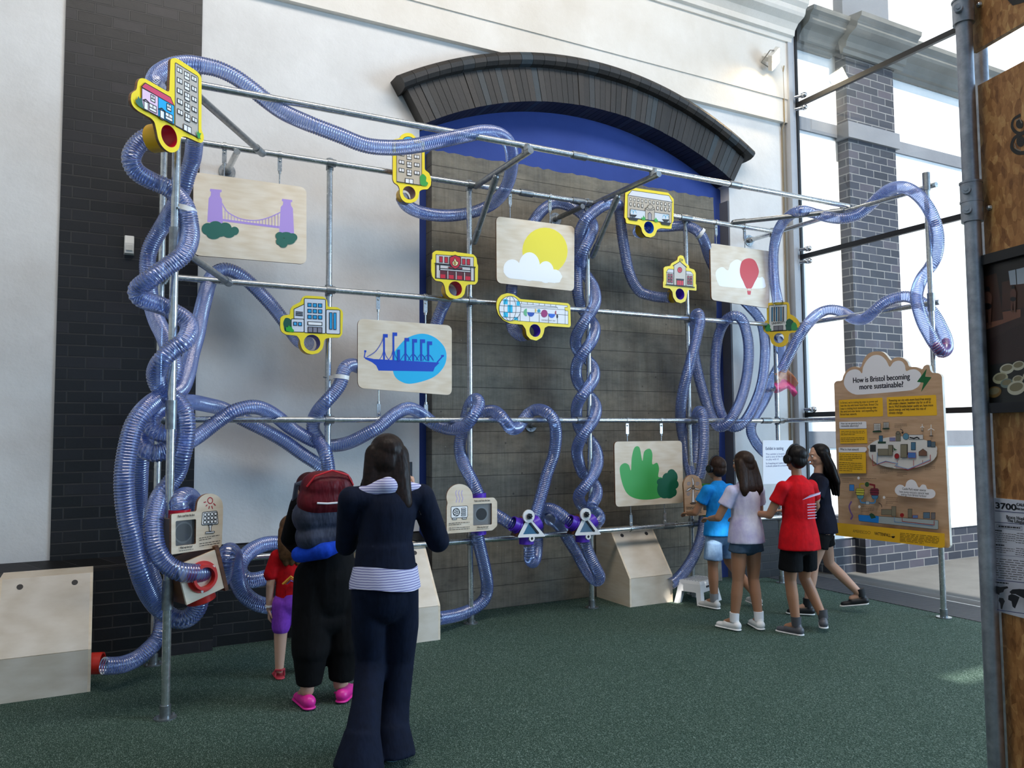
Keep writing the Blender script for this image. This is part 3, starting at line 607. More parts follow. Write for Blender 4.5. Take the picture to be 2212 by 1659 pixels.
duct([(388,1106,5.02),(387,1095,5.02),(386,1086,5.04),(395,1073,5.1),(409,1073,5.2),(419,1087,5.3),(424,1106,5.36),(436,1140,5.45),(447,1175,5.5),(452,1205,5.55),(458,1235,5.55),(470,1255,5.45),(480,1248,5.3),(486,1218,5.22),(493,1192,5.25),(503,1197,5.4),(508,1225,5.5),(514,1258,5.6),(530,1286,5.66),(555,1303,5.7),(585,1310,5.75),(620,1305,5.8),(650,1290,5.85)],
     'blue ribbed duct curling from behind the solar board and low behind the small child')
duct([(660,1190,6.1),(620,1176,6.05),(580,1174,6.0),(546,1187,5.9),(524,1208,5.82),(517,1231,5.78),(530,1251,5.76),(554,1253,5.8),(580,1246,5.85),(620,1240,5.9),(670,1240,5.95)],
     'blue ribbed duct making a sideways loop low down just left of the small child')
# straps on ducts
strap(at(402, 455, 5.07), .058, (0.25, 0, 1), (.40, 5.05, at(402, 455, 5.07).z))
p = at(737, 815, 6.125); strap(p, .058, (.12, 0, 1), (1.645, YF, p.z))
p = at(1513, 505, 6.175); strap(p, .060, (.8, -.3, -.6), (5.34, YF, 3.70))
p = at(1664, 842, 6.36); strap(p, .058, (-.3, 0, 1), (6.57, YF, p.z))
# scarves
def scarf(c, s, name, label, mats, seed):
    rnd = random.Random(seed); mb = MB(); U, V = 26, 20
    for a in range(U+1):
        for b_ in range(V+1):
            u = a/U-.5; v = b_/V-.5
            q = Vector((u*1.1, .35*math.sin(u*7+v*5+seed)*.5+.2*math.sin(v*11+seed*2), v+.18*math.sin(u*6+seed)-.25*u))
            mb.v.append(Vector(c)+Vector((q.x*s.x, q.y*s.y, q.z*s.z)))
    for a in range(U):
        for b_ in range(V):
            i = a*(V+1)+b_; mb.f.append([i, i+1, i+V+2, i+V+1]); mb.m.append(0 if b_ < V*.5 else 1)
    return tag(obj(name, mb, mats, None, True), label, 'scarf')
scarf(at(1697, 825, 5.82), Vector((.26, .12, .20)), 'scarf', 'sheer pink and orange scarf floating out of the duct end by the right corner post', [M_scarf, M_scarfo], 1)
mb = MB()
for x_, y_, X_, r_ in ((2024, 748, 6.455, .036), (2031, 757, 6.48, .043), (2038, 757, 6.53, .045), (2043, 750, 6.59, .043), (2043, 738, 6.64, .034)): mb.sph(atX(x_, y_, X_), r_)
tag(obj('scarf', mb, flat('e0206a', .6), None, True), 'bright pink scarf bundled inside the lowest bend of the right hand duct', 'scarf')
q = at(1518, 1030, 6.1)
# ------------------------------------------------------------------ boards and signs
class Plane:
    def __init__(s, P0, u): s.P0 = Vector((P0[0], P0[1], 0)); s.u = Vector((u[0], u[1], 0)).normalized(); s.n = Vector((s.u.y, -s.u.x, 0))
    def pix(s, x, y):
        d = ray(x, y); t = (s.P0-EYE).dot(s.n)/d.dot(s.n); p = EYE+d*t; return ((p-s.P0).dot(s.u), p.z)
    def to3(s, q, d=0): return s.P0+s.u*q[0]+s.n*d+Vector((0, 0, q[1]))
def slab(pl, outer, holes, d0, d1, mats, name, parent, label=None):
    """solid sheet between depths d0 (back) and d1 (front) off the plane; mats = front, edge, back"""
    mb = MB(); loops = [outer]+holes; pts = [p for l in loops for p in l]; n = len(pts)
    tri = tessellate_polygon([[Vector((p[0], p[1], 0)) for p in l] for l in loops])
    mb.add([pl.to3(p, d1) for p in pts]+[pl.to3(p, d0) for p in pts], [], 0)
    for t in tri: mb.f.append(list(t)); mb.m.append(0); mb.f.append([i+n for i in t[::-1]]); mb.m.append(2 if len(mats) > 2 else 1)
    k = 0
    for l in loops:
        L = len(l)
        for i in range(L): mb.f.append([k+i, k+(i+1) % L, n+k+(i+1) % L, n+k+i]); mb.m.append(1)
        k += L
    return obj(name, mb, mats, parent, label=label)
def outset(P, d):
    n = len(P); A = sum(P[i][0]*P[(i+1) % n][1]-P[(i+1) % n][0]*P[i][1] for i in range(n)); s = 1 if A > 0 else -1; out = []
    for i in range(n):
        a = Vector(P[i-1]); b = Vector(P[i]); c = Vector(P[(i+1) % n]); e = (b-a); f = (c-b)
        if e.length < 1e-9 or f.length < 1e-9: continue
        e.normalize(); f.normalize(); m = Vector((e.y, -e.x))+Vector((f.y, -f.x)); L = m.length_squared
        m = m*(2/L) if L > .3 else m.normalized()*1.8 if L > 1e-9 else Vector((e.y, -e.x))
        out.append((b.x+m.x*d*s, b.y+m.y*d*s))
    return out
def rnd(P, r, k=6):
    """round the corners of a closed outline"""
    out = []; n = len(P)
    for i in range(n):
        a, b, c = Vector(P[i-1]), Vector(P[i]), Vector(P[(i+1) % n]); ea = a-b; ec = c-b
        if ea.length < 1e-9 or ec.length < 1e-9: continue
        q = min(r, ea.length*.48, ec.length*.48); p0 = b+ea.normalized()*q; p1 = b+ec.normalized()*q
        for j in range(k+1):
            t = j/k; v = p0*(1-t)**2+b*2*t*(1-t)+p1*t*t; out.append((v.x, v.y))
    return out
class Pic:
    """flat printed picture: one mesh, traced through the crop frame (ox, oy, scale)"""
    def __init__(s, pl, ox, oy, sc_, d): s.pl = pl; s.o = (ox, oy, sc_); s.d = d; s.mb = MB(); s.mats = []; s.lw = .003; s.blk = BLK
    def c(s, ox, oy, k): s.o = (ox, oy, k); return s
    def P(s, x, y): return s.pl.pix(s.o[0]+x/s.o[2], s.o[1]+y/s.o[2])
    def mi(s, m):
        if isinstance(m, str): m = flat(m, .45)
        if m not in s.mats: s.mats.append(m)
        return s.mats.index(m)
    def L(s, Q, m):
        s.d += .00012; n = len(Q)
        if n < 3: return
        tri = tessellate_polygon([[Vector((p[0], p[1], 0)) for p in Q]])
        s.mb.add([s.pl.to3(p, s.d) for p in Q], [tuple(t) for t in tri], s.mi(m))
    def strip(s, Q, w, m, closed=False):
        s.d += .00012; n = len(Q); Q = [Vector(q) for q in Q]; a = []; b = []
        for i in range(n):
            p0 = Q[i-1] if (closed or i > 0) else Q[i]; p1 = Q[(i+1) % n] if (closed or i < n-1) else Q[i]
            e = (Q[i]-p0); f = (p1-Q[i]); e = e.normalized() if e.length > 1e-9 else f.normalized(); f = f.normalized() if f.length > 1e-9 else e
            nm = Vector((-e.y, e.x))+Vector((-f.y, f.x)); L = nm.length_squared; nm = nm*(2/L) if L > .6 else nm.normalized()*1.3
            a.append(Q[i]+nm*w/2); b.append(Q[i]-nm*w/2)
        N = n if closed else n-1
        s.mb.add([s.pl.to3(p, s.d) for p in a+b], [(i, (i+1) % n, n+(i+1) % n, n+i) for i in range(N)], s.mi(m))
    def fill(s, pts, m, line=None, sm=0, w=None, r=0):
        if sm: pts = catmull(pts, sm, True)
        Q = [s.P(*p) for p in pts]
        if r: Q = rnd(Q, r)
        if m: s.L(Q, m)
        if line: s.strip(Q, w or s.lw, line, True)
    def line(s, pts, w=None, m=None, sm=0):
        if sm: pts = catmull(pts, sm)
        s.strip([s.P(*p) for p in pts], w or s.lw, m or s.blk)
    def ell(s, x, y, rx, ry, m, line=None, w=None, a0=0, a1=360, rot=0):
        n = 28; full = a1-a0 >= 360; cr, sr = math.cos(math.radians(rot)), math.sin(math.radians(rot)); pts = []
        for i in range(n if full else n+1):
            t = math.radians(a0+(a1-a0)*i/n); X = rx*math.cos(t); Y = ry*math.sin(t); pts.append((x+X*cr-Y*sr, y+X*sr+Y*cr))
        s.fill(pts, m, line, w=w)
    def q(s, x0, y0, x1, y1, k, m, line=None, r=0, w=None):
        s.fill([(x0, y0), (x1, y0+k*(x1-x0)), (x1, y1+k*(x1-x0)), (x0, y1)], m, line, r=r, w=w)
    def cloud(s, lobes, base, m):
        for x, y, rx, ry in lobes: s.ell(x, y, rx, ry, m)
        if base: s.fill(base, m)
    def text(s, txt, x, y, size, m='101014', align='LEFT', bold=0.0, x2=None):
        t = bpy.data.curves.new('t', 'FONT'); t.body = txt; t.size = size; t.align_x = align; t.space_line = 1.05
        o = bpy.data.objects.new('t', t); COL.objects.link(o); dg = bpy.context.evaluated_depsgraph_get(); dg.update()
        me = bpy.data.meshes.new_from_object(o.evaluated_get(dg)); q = s.P(x, y); s.d += .00012; k = 1.0
        vx = [v.co.x for v in me.vertices]
        if x2 is not None and vx: k = (s.P(x2, y)[0]-q[0])/(max(vx)-min(vx)) if align == 'LEFT' else 1
        for dx, dz in (((0, 0), (bold, 0), (-bold, 0), (0, bold*.6), (0, -bold*.6)) if bold else ((0, 0),)):
            s.d += .00004; s.mb.add([s.pl.to3((q[0]+v.co.x*k+dx, q[1]+v.co.y+dz), s.d) for v in me.vertices], [tuple(p.vertices) for p in me.polygons], s.mi(m))
        bpy.data.objects.remove(o); bpy.data.curves.remove(t); bpy.data.meshes.remove(me)
    def rows(s, x0, y0, x1, k, n, dy, w=.003, m='2a2420', last=.6):
        r = random.Random(int(x0*7+y0))
        for i in range(n):
            xe = x1 if i < n-1 else x0+(x1-x0)*last; x = x0; y = y0+i*dy
            while x < xe-2:
                L = min(r.uniform(.06, .17)*(x1-x0), xe-x); s.line([(x, y+k*(x-x0)), (x+L, y+k*(x+L-x0))], w, m); x += L+.025*(x1-x0)
    def done(s, parent, name='printed_picture'): return obj(name, s.mb, s.mats, parent)
YEL = flat('ffe52e', .4); YELD = flat('f0b800', .4)
def base_of(pl, q): 
    p = pl.to3(q, 0); return p
def sign(name, label, pl, contour, hole, hr, inner, ox, oy, k, rc=.012, rear=.10, smooth=0, group='yellow edged building signs', yel=None):
    """yellow cut-out sign on a plane with its duct collar behind the round hole"""
    Q = [pl.pix(ox+x/k, oy+y/k) for x, y in (catmull(contour, smooth, True) if smooth else contour)]
    if rc: Q = rnd(Q, rc, 5)
    hc = pl.pix(ox+hole[0]/k, oy+hole[1]/k); H = [(hc[0]+hr*math.cos(2*math.pi*i/36), hc[1]+hr*math.sin(2*math.pi*i/36)) for i in range(36)]
    zb = min(q[1] for q in Q); t = thing(name, label, 'sign', pl.to3((hc[0], zb), 0), group)
    slab(pl, Q, [H], -.018, 0, [yel or YEL, M_edge, M_edge], 'panel', t)
    mb = MB(); c0 = pl.to3(hc, -.018); c1 = pl.to3(hc, -.018-rear); mb.ring(c0, c1, hr*1.28, hr*.98, n=40, m=0, mi=1); mb.ring(pl.to3(hc, -.001), c0, hr*.999, hr*.975, n=40, m=1, mi=1)
    obj('collar', mb, [YELD, inner], t, True)
    return t, Pic(pl, ox, oy, k, .0003)
RED = flat('c8102e', .35); PUR = flat('5a2fc0', .35); BLU = flat('1f6fd6', .35)
# --- apartment tower and terraced houses (turned to the corner)
o3 = at(395, 250, 4.93); PH = Plane((o3.x, o3.y), (.73, .68))
C = (250, 100, 6.914)
con = [(818,190),(875,172),(935,190),(1215,375),(1270,440),(1283,500),(1280,1250),(1318,1330),(1310,1420),(1270,1448),(1040,1345),(985,1350),(968,1395),(960,1470),(940,1540),(890,1580),(820,1590),(745,1550),(680,1480),(635,1390),(610,1260),(580,1130),(530,1075),(330,965),(250,890),(222,800),(235,710),(262,678),(312,650),(330,520),(365,475),(430,478),(800,690)]
t, p = sign('building_sign', 'yellow edged sign with grey tower block and pink and blue houses, top left corner', PH, con, (800,1342), .063, RED, *C, rc=.02)
p.lw = .005; GR = flat('c3bcb3', .5)
p.fill([(886,250),(905,252),(1215,445),(1232,470),(1232,1372),(886,1190)], GR, BLK, r=.01)
def win2(p, x, y, w, h, k, dbl=False, f='f6f6f6'):
    p.q(x, y, x+w, y+h, k, f, BLK); p.line([(x+w/2, y+k*w/2), (x+w/2, y+k*w/2+h*(.55 if dbl else 1))])
    if dbl: p.line([(x, y+h*.55), (x+w, y+h*.55+k*w)])
for i in range(5):
    win2(p, 915, 305+i*157, 74, 68, .52); win2(p, 1025, 372+i*155, 72, 110, .52, True)
    win2(p, 1130, 435+i*154, 72, 62, .52)
win2(p, 1002, 1160, 112, 95, .52)
p.fill([(368,608),(425,550),(805,765),(858,892)], 'd9486f', BLK)
p.fill([(375,622),(618,755),(618,1048),(375,915)], 'f3d3ee', BLK); p.fill([(618,755),(858,892),(858,1170),(618,1048)], '0fb0ee', BLK)
for dx, dy in ((0, 0), (238, 132)):
    win2(p, 508+dx, 722+dy, 62, 92, .52, True); win2(p, 485+dx, 850+dy, 105, 100, .52, True); p.line([(385+dx,808+dy),(432+dx,798+dy),(485+dx,852+dy)], .007)
    p.q(405+dx, 818+dy, 465+dx, 950+dy, .5, 'fafafa', BLK)
p.line([(370,920),(1250,1388)], .006)
p.fill([(270,790),(292,812),(318,745),(335,785),(360,768),(372,800),(392,910),(400,940),(330,905),(280,850)], '2f6e66')
p.fill([(1182,1262),(1212,1300),(1212,1250),(1228,1300),(1258,1300),(1240,1345),(1245,1385),(1205,1370)], '3fa34a'); p.done(t)
# --- apartment block under the duct
PA = Plane((2.4, 6.07), (1, 0)); C = (820, 270, 9.214)
con = [(265,290),(400,262),(430,200),(500,165),(570,155),(650,175),(715,240),(745,300),(895,330),(900,890),(990,960),(1028,1080),(1020,1200),(960,1280),(860,1282),(800,1310),(782,1370),(770,1450),(720,1520),(620,1555),(520,1545),(440,1480),(400,1380),(400,1270),(370,1200),(290,1150),(262,1080)]
t, p = sign('building_sign', 'yellow edged apartment block sign partly covered by the top duct', PA, con, (588,1350), .056, flat('8e1b12', .35), *C)
p.lw = .005
p.fill([(338,310),(838,385),(838,1205),(338,1130)], 'c9bda9', BLK, r=.006); p.ell(570,330,120,95,'35b6ee',BLK); p.q(455,330,690,420,.15,'c9bda9')
for i in range(-1, 4):
    y = 400+i*160
    if y > 300: win2(p, 385, y-20, 100, 65, .15); win2(p, 690, y+35, 98, 65, .15)
    if y > 250: win2(p, 540, y+10, 92, 110, .15, True)
win2(p, 508, 1065, 155, 90, .15); p.line([(338,1130),(800,1200)], .006)
p.fill([(800,1030),(850,980),(890,1000),(925,1050),(920,1120),(960,1160),(925,1215),(850,1210),(805,1180),(800,1110)], '3da648', sm=4); p.done(t)
# --- hospital
PHo = Plane((1.6, 6.07), (1, 0)); C = (580, 620, 10.37)
con = [(265,690),(330,635),(480,620),(490,500),(540,420),(720,330),(760,225),(840,190),(1230,215),(1310,290),(1330,440),(1540,450),(1650,520),(1670,600),(1655,1060),(1590,1135),(1420,1135),(1290,1150),(1245,1200),(1235,1300),(1200,1400),(1120,1480),(980,1512),(850,1480),(760,1400),(720,1300),(700,1180),(640,1095),(560,1080),(400,1068),(300,1010),(262,930)]
t, p = sign('building_sign', 'yellow edged white hospital sign with blue windows on the second post', PHo, con, (978,1250), .063, flat('3a2aa0', .35), *C)
p.lw = .0055; LG = 'e4e8f0'
p.fill([(570,495),(800,385),(800,720),(570,710)], LG, BLK); p.fill([(338,770),(375,700),(440,695),(500,740),(520,900),(500,1000),(370,990),(340,880),(330,830)], '155846', sm=4)
p.q(510,712,795,1005,.03,LG,BLK,r=.01); p.q(800,255,1278,1022,.045,LG,BLK,r=.01); p.q(1290,505,1602,1045,.04,LG,BLK,r=.012)
for r_ in range(3):
    for c_ in range(3): p.q(878+c_*118, 362+r_*133+c_*6, 960+c_*118, 442+r_*133+c_*6, .05, '1ba6e0', flat('0e2748', .4))
for i in range(3): p.line([(605,555+i*36),(770,570+i*36)], .008, flat('26222e', .5))
for c_ in range(2): p.q(560+c_*108, 785+c_*8, 632+c_*108, 858+c_*8, .05, '3fb4ee', flat('0e2748', .4))
p.q(880,775,1195,850,.06,'ffffff',BLK)
for c_ in range(3): p.q(885+c_*105, 895+c_*6, 985+c_*105, 1015+c_*6, .05, '8a8795', BLK)
for c_ in range(2): p.q(1365+c_*92, 575+c_*6, 1420+c_*92, 945+c_*6, .04, '1bb0ee', flat('0e2748', .4))
p.fill([(385,900),(430,905),(450,855),(490,900),(520,880),(530,930),(570,970),(560,1008),(470,1005),(395,985)], '2fae3c'); p.done(t)
# --- fire station
PFi = Plane((2.9, 6.06), (1, 0)); C = (920, 520, 6.703)
con = [(95,175),(145,142),(395,162),(420,150),(445,165),(690,198),(735,250),(742,335),(755,355),(752,590),(715,635),(620,632),(585,650),(572,690),(560,770),(520,820),(430,846),(340,825),(290,770),(275,670),(250,610),(215,590),(140,580),(92,520),(78,440),(80,275),(92,265)]
t, p = sign('building_sign', 'yellow edged red fire station sign with flame shield', PFi, con, (426,693), .062, RED, *C)
p.lw = .005; k = .075
p.q(145,200,690,375,k,'ddd4d0',BLK); p.q(135,345,705,545,k,'5e1a1c',BLK); p.q(150,345,195,540,k,'ddd4d0',BLK); p.q(650,385,695,580,k,'ddd4d0',BLK)
p.q(205,350,645,400,k,'ddd4d0',BLK); p.q(205,405,645,425,k,'f2ecea',BLK)
for x, y in ((195,228),(270,236),(525,262),(592,266)): p.q(x,y,x+45,y+84,k,'c8152e',BLK)
for i in range(4):
    x = 205+i*120; y = 430+i*10
    p.q(x-16,y,x-2,y+112,k,'ddd4d0'); p.q(x,y,x+80,y+115,k,'d4152f',BLK); p.q(x,y,x+80,y+55,k,'7c1224')
    for j in range(4): p.line([(x,y+8+j*14),(x+80,y+14+j*14)], .003)
p.line([(125,330),(715,387)], .010); p.q(325,378,520,400,k,'a01228',BLK)
p.fill([(340,240),(420,212),(500,245),(500,335),(470,385),(420,415),(368,380),(340,330)], 'c8152e', BLK, w=.007)
p.fill([(412,250),(440,300),(462,310),(455,350),(420,368),(385,350),(380,310),(402,290)], 'ffe9a8', BLK, sm=4); p.fill([(412,300),(428,330),(415,352),(400,330)], 'e8b040', BLK, sm=3); p.done(t)
# --- globe and long building
con = [(1022,900),(1040,840),(1090,785),(1180,757),(1270,775),(1330,815),(1370,845),(2060,905),(2090,940),(2098,1230),(2080,1255),(1770,1235),(1720,1260),(1708,1330),(1680,1400),(1600,1448),(1510,1425),(1460,1370),(1445,1280),(1400,1215),(1220,1198),(1120,1150),(1050,1070),(1022,980)]
PPl = Plane((3.9, 6.06), (1, 0))
t, p = sign('building_sign', 'yellow edged sign with blue and white globe and long white building', PPl, con, (1580,1300), .057, PUR, *C)
p.lw = .0035; k = .07
p.fill([(1350,880),(2050,940),(2050,962),(2010,965),(2012,1010),(2058,1020),(2060,1210),(1330,1160)], 'f6f6f8', BLK)
p.line([(1360,912),(1900,960)]); p.line([(1370,945),(1905,968),(1905,985)]); p.line([(1370,962),(2015,1000),(2015,1205)]); p.line([(1380,1030),(2058,1078)])
for x in (1385,1470,1550,1640,1720,1805,1880): p.line([(x,886+(x-1385)*.08),(x,915+(x-1385)*.08)])
for x in (1362,1500,1640,1775,1905): p.line([(x,1040+(x-1362)*.07),(x,1165+(x-1362)*.07)])
p.ell(1460,1038,46,55,'6cc08a',a0=90,a1=270); p.ell(1520,1040,50,58,'1f4fb8',a0=3,a1=183); p.ell(1580,1010,20,26,'e8c45a',a0=-90,a1=90); p.ell(1635,1015,22,25,'2aa0c4'); p.ell(1713,1055,47,55,'a4246f'); p.ell(1822,1060,48,58,'2668dc',a0=3,a1=183); p.ell(1885,1042,18,30,'b0405e',a0=90,a1=270); p.ell(1900,1095,12,28,'101010')
p.text('WE THE CURIOUS', 1872, 1172, .018, '6a6a70', x2=1672)
p.ell(1215,982,158,180,'f8f8fa',BLK)
for x, y, w, h in ((1120,845,62,75),(1180,928,72,115),(1310,880,45,62),(1120,1035,65,75),(1275,1105,50,45)): p.q(x,y,x+w,y+h,.05,'16c4ee')
for sx in (-1, -.55, 0, .55, 1):
    p.line([(1215+158*sx*math.sin(a), 982-180*math.cos(a)) for a in [math.pi*i/14 for i in range(15)]])
for yy in (-115, -40, 50, 125):
    w = 158*math.sqrt(1-(yy/180)**2); p.line([(1215-w,982+yy-4),(1215,982+yy+6),(1215+w,982+yy+8)], sm=4)
p.done(t)
# --- museum with fountains
PMu = Plane((4.9, 6.06), (1, 0)); C = (1330, 380, 5.72)
con = [(118,210),(135,180),(190,140),(650,208),(718,285),(716,560),(695,590),(690,655),(560,645),(515,660),(500,700),(480,740),(430,762),(370,748),(330,700),(315,640),(290,610),(130,585),(122,530),(108,515),(108,500)]
t, p = sign('building_sign', 'yellow edged long stone museum sign with two fountains', PMu, con, (411,637), .060, BLU, *C)
p.lw = .005; k = .155
p.fill([(150,235),(695,322),(688,585),(145,515)], 'c8bba8', BLK); p.fill([(150,238),(200,178),(660,245),(700,325)], 'e6e6ea', BLK)
for i in range(11): p.q(172+i*47.5, 268+i*7, 194+i*47.5, 302+i*7, k, 'e9e0d2', BLK, r=.005)
for i in list(range(4))+list(range(7, 11)): p.q(172+i*47.5, 328+i*7, 194+i*47.5, 368+i*7, k, 'e9e0d2', BLK, r=.005)
p.fill([(178,410),(655,478),(655,582),(178,515)], 'dfe5ea', BLK); p.fill([(362,402),(478,420),(474,552),(362,540)], 'c8bba8', BLK)
p.ell(422,405,52,22,'c8bba8',BLK); p.ell(423,385,32,28,'c8bba8',BLK); p.fill([(395,545),(395,470),(415,450),(438,475),(438,552)], 'a8a4a8', BLK)
for x, y in ((212,480),(612,538)):
    p.fill([(x-42,y),(x+44,y+5),(x+20,y+32),(x-18,y+30)], '2b2626', BLK); p.fill([(x-62,y+38),(x+62,y+50),(x+45,y+75),(x-45,y+62)], '2b2626', BLK)
    for s in (-1, 1): p.line([(x,y-8),(x+s*6,y-45),(x+s*28,y-50),(x+s*38,y-20)], .004, flat('58bfe6', .5), sm=4)
p.fill([(310,515),(330,520),(338,488),(350,515),(362,510),(358,550),(318,545)], '3fb049'); p.fill([(468,530),(482,538),(490,512),(502,540),(518,545),(510,575),(475,568)], '3fb049'); p.done(t)
# --- school
con = [(585,1310),(592,1300),(592,1140),(610,1120),(672,1112),(690,1080),(760,1040),(768,1000),(798,978),(835,988),(856,1040),(862,1075),(905,1108),(910,1138),(970,1158),(990,1200),(990,1335),(998,1345),(998,1418),(900,1408),(885,1440),(878,1500),(860,1550),(805,1573),(745,1555),(710,1500),(700,1430),(670,1392),(585,1380)]
PSc = Plane((5.2, 6.06), (1, 0))
t, p = sign('building_sign', 'yellow edged small school sign with red clock and flag', PSc, con, (795,1460), .056, PUR, *C, rc=.008)
p.lw = .0045; k = .12
p.fill([(628,1192),(715,1200),(715,1345),(628,1338)], 'd3cbbf', BLK); p.fill([(625,1190),(650,1150),(715,1155),(715,1202)], 'dcdadc', BLK)
p.fill([(868,1212),(955,1222),(955,1368),(868,1358)], 'd3cbbf', BLK); p.fill([(868,1175),(930,1182),(962,1225),(868,1212)], 'dcdadc', BLK)
p.fill([(720,1105),(793,1060),(865,1128),(865,1358),(720,1348)], 'd3cbbf', BLK); p.line([(705,1112),(793,1058),(878,1132)], .007); p.line([(790,1060),(790,1025),(825,1032),(822,1050),(792,1045)], .005)
p.ell(790,1163,28,34,'d8404a',BLK); p.line([(790,1140),(790,1165),(805,1175)], .004)
for r_ in range(3):
    for c_ in range(2): win2(p, 642+c_*34, 1208+r_*38+c_*4, 24, 30, .1, f='c9606a'); win2(p, 884+c_*34, 1234+r_*38+c_*4, 24, 30, .1, f='c9606a')
p.q(748,1272,836,1284,.06,'55464a',BLK); p.q(752,1290,832,1352,.05,'e03a48',BLK); p.line([(778,1290),(778,1355)]); p.line([(806,1292),(806,1356)]); p.line([(612,1345),(970,1380)], .010); p.done(t)
# --- university (turned towards the room)
o3 = at(1690, 712, 6.04); PUn = Plane((o3.x, o3.y), (.43, -.90)); C = (1630, 630, 11.85)
con = [(308,340),(350,290),(420,280),(800,265),(860,275),(885,320),(905,580),(980,605),(1080,690),(1150,790),(1165,900),(1120,1000),(1050,1045),(930,1052),(880,1090),(865,1180),(860,1290),(800,1370),(700,1415),(600,1415),(500,1380),(430,1310),(390,1180),(365,1110),(310,1070),(230,1010),(208,900),(225,800),(270,760),(315,735)]
t, p = sign('building_sign', 'yellow edged sign of the university building with two green trees', PUn, con, (622,1190), .054, flat('6f7fb0', .35), *C, yel=flat('f2cf3a', .4))
p.lw = .0045; k = -.06
p.q(370,355,828,1010,k,'dfe6e4',BLK,r=.012)
for i in range(6): p.q(435+i*57, 405-i*3, 465+i*57, 765-i*3, k, '2f8fc4' if i % 2 == 0 else '5d6770', BLK)
p.text('UNIVERSITY', 440, 842, .034, '24282c', bold=.0008, x2=775)
p.q(490,880,730,1000,k,'7d8088',BLK); p.line([(610,872),(610,1005)]); p.line([(395,1018),(830,992)], .006)
p.fill([(275,870),(320,815),(370,830),(405,880),(400,930),(435,970),(400,1010),(300,1015),(275,960)], '3a9a58', sm=4)
p.fill([(800,780),(840,720),(890,692),(950,720),(1000,770),(990,860),(960,985),(820,985),(800,910),(790,860),(810,830)], '245e4e', sm=4)
p.fill([(950,850),(985,790),(1040,790),(1080,850),(1090,910),(1112,930),(1085,985),(960,985),(940,910)], '3a9a58', sm=4); p.done(t)
# --- hanging picture boards
def hangboard(label, pl, corners, rad, hangers, low=None):
    """corners in photo pixels; hangers are x positions of the rods, ztop the rail they hang on"""
    Q = rnd([pl.pix(*c) for c in corners], rad, 8); zb = min(q[1] for q in Q); zt = max(q[1] for q in Q)
    cx = sum(q[0] for q in Q)/len(Q); t = thing('picture_board', label, 'board', pl.to3((cx, zb), 0), 'plywood picture boards hung on the frame')
    slab(pl, Q, [], -.018, 0, [M_birch, M_edge, M_edge], 'panel', t)
    for (hx, zr, dr) in hangers:
        q = pl.to3((pl.pix(hx, 700)[0] if hx > 20 else hx, 0), 0); x = q.x; y = q.y
        mb = MB(); z0 = zt-.06 if dr > 0 else zb+.06; yy = YF-.049
        mb.cyl((x, yy, z0), (x, yy, zr-dr*.13), .005, n=10); mb.cyl((x, yy, zr-dr*.15), (x, yy, zr-dr*.13), .012, n=10)
        mb.box((x-.016, yy-.006, min(zr, zr-dr*.13)), (x+.016, yy+.006, max(zr, zr-dr*.13))); mb.ring((x-.012, yy, zr), (x+.012, yy, zr), .031, .0235, n=24); mb.sph((x, yy-.01, zr-dr*.05), .008)
        mb.box((x-.01, min(yy, y+.018)-.0, z0-.02), (x+.01, max(yy, y+.018), z0+.02))
        obj('hanger', mb, M_galv, t, True)
    return t
PB = Plane((2, 6.17), (1, 0))
t = hangboard('plywood picture board with lilac suspension bridge and green bushes', PB, [(418,371),(662,405),(662,571),(417,551)], .055, [(480,Z1,1),(602,Z1,1)])
p = Pic(PB, 0, 0, 2.962, .0003); LIL = 'b79ae0'
p.fill([(1326,1420),(1335,1270),(1348,1250),(1350,1228),(1343,1222),(1345,1208),(1418,1215),(1418,1228),(1408,1232),(1408,1255),(1420,1275),(1426,1432)], LIL)
p.fill([(1786,1490),(1796,1325),(1810,1310),(1812,1290),(1803,1285),(1805,1272),(1870,1280),(1870,1292),(1860,1295),(1862,1315),(1874,1335),(1882,1500)], LIL)
cb = [(1420,1300),(1450,1350),(1490,1378),(1540,1400),(1600,1410),(1660,1408),(1720,1392),(1760,1375),(1795,1358)]
p.line(cb, .008, flat(LIL, .45), sm=4); p.line([(1424,1408),(1790,1455)], .018, flat(LIL, .45))
for i in range(18):
    x = 1440+i*20; f = catmull(cb, 6); y = min(f, key=lambda q: abs(q[0]-x))[1]; p.line([(x,y),(x,1408+(x-1424)*.128)], .004, flat(LIL, .45))
p.cloud([(1330,1465,40,38),(1378,1450,45,35),(1368,1495,48,36),(1440,1462,42,38),(1465,1490,40,32),(1500,1478,28,27),(1410,1480,45,35)], None, '2c6b5d')
p.cloud([(1790,1510,28,25),(1830,1505,38,20),(1870,1520,32,27),(1795,1545,30,25),(1812,1565,26,20),(1850,1540,38,24)], None, '2c6b5d'); p.done(t)
t = hangboard('plywood picture board with yellow sun behind a white cloud', PB, [(1072,467),(1241,489),(1240,629),(1073,611)], .05, [(1107,Z1,1),(1194,Z1,1)])
p = Pic(PB, 740, 100, 2.962, .0003); p.ell(1295,1310,145,150,'f7e63c'); p.cloud([(1085,1425,56,62),(1195,1410,68,92),(1300,1445,52,70),(1355,1470,45,42)], [(1050,1450),(1080,1485),(1360,1515),(1395,1480),(1360,1440),(1200,1380),(1090,1400)], 'ffffff'); p.fill([(1035,1430),(1050,1470),(1090,1487),(1230,1500),(1370,1513),(1395,1495),(1398,1460),(1300,1420),(1150,1400)], 'ffffff', sm=5); p.done(t)
t = hangboard('plywood picture board with dark blue sailing ship on a light blue shape', PB, [(773,688),(976,703),(976,854),(773,838)], .055, [(819,Z2,1),(922,Z2,1),(821,Z3,-1),(923,Z3,-1)])
p = Pic(PB, 740, 550, 2.962, .0003); DB = flat('0f46c4', .45)
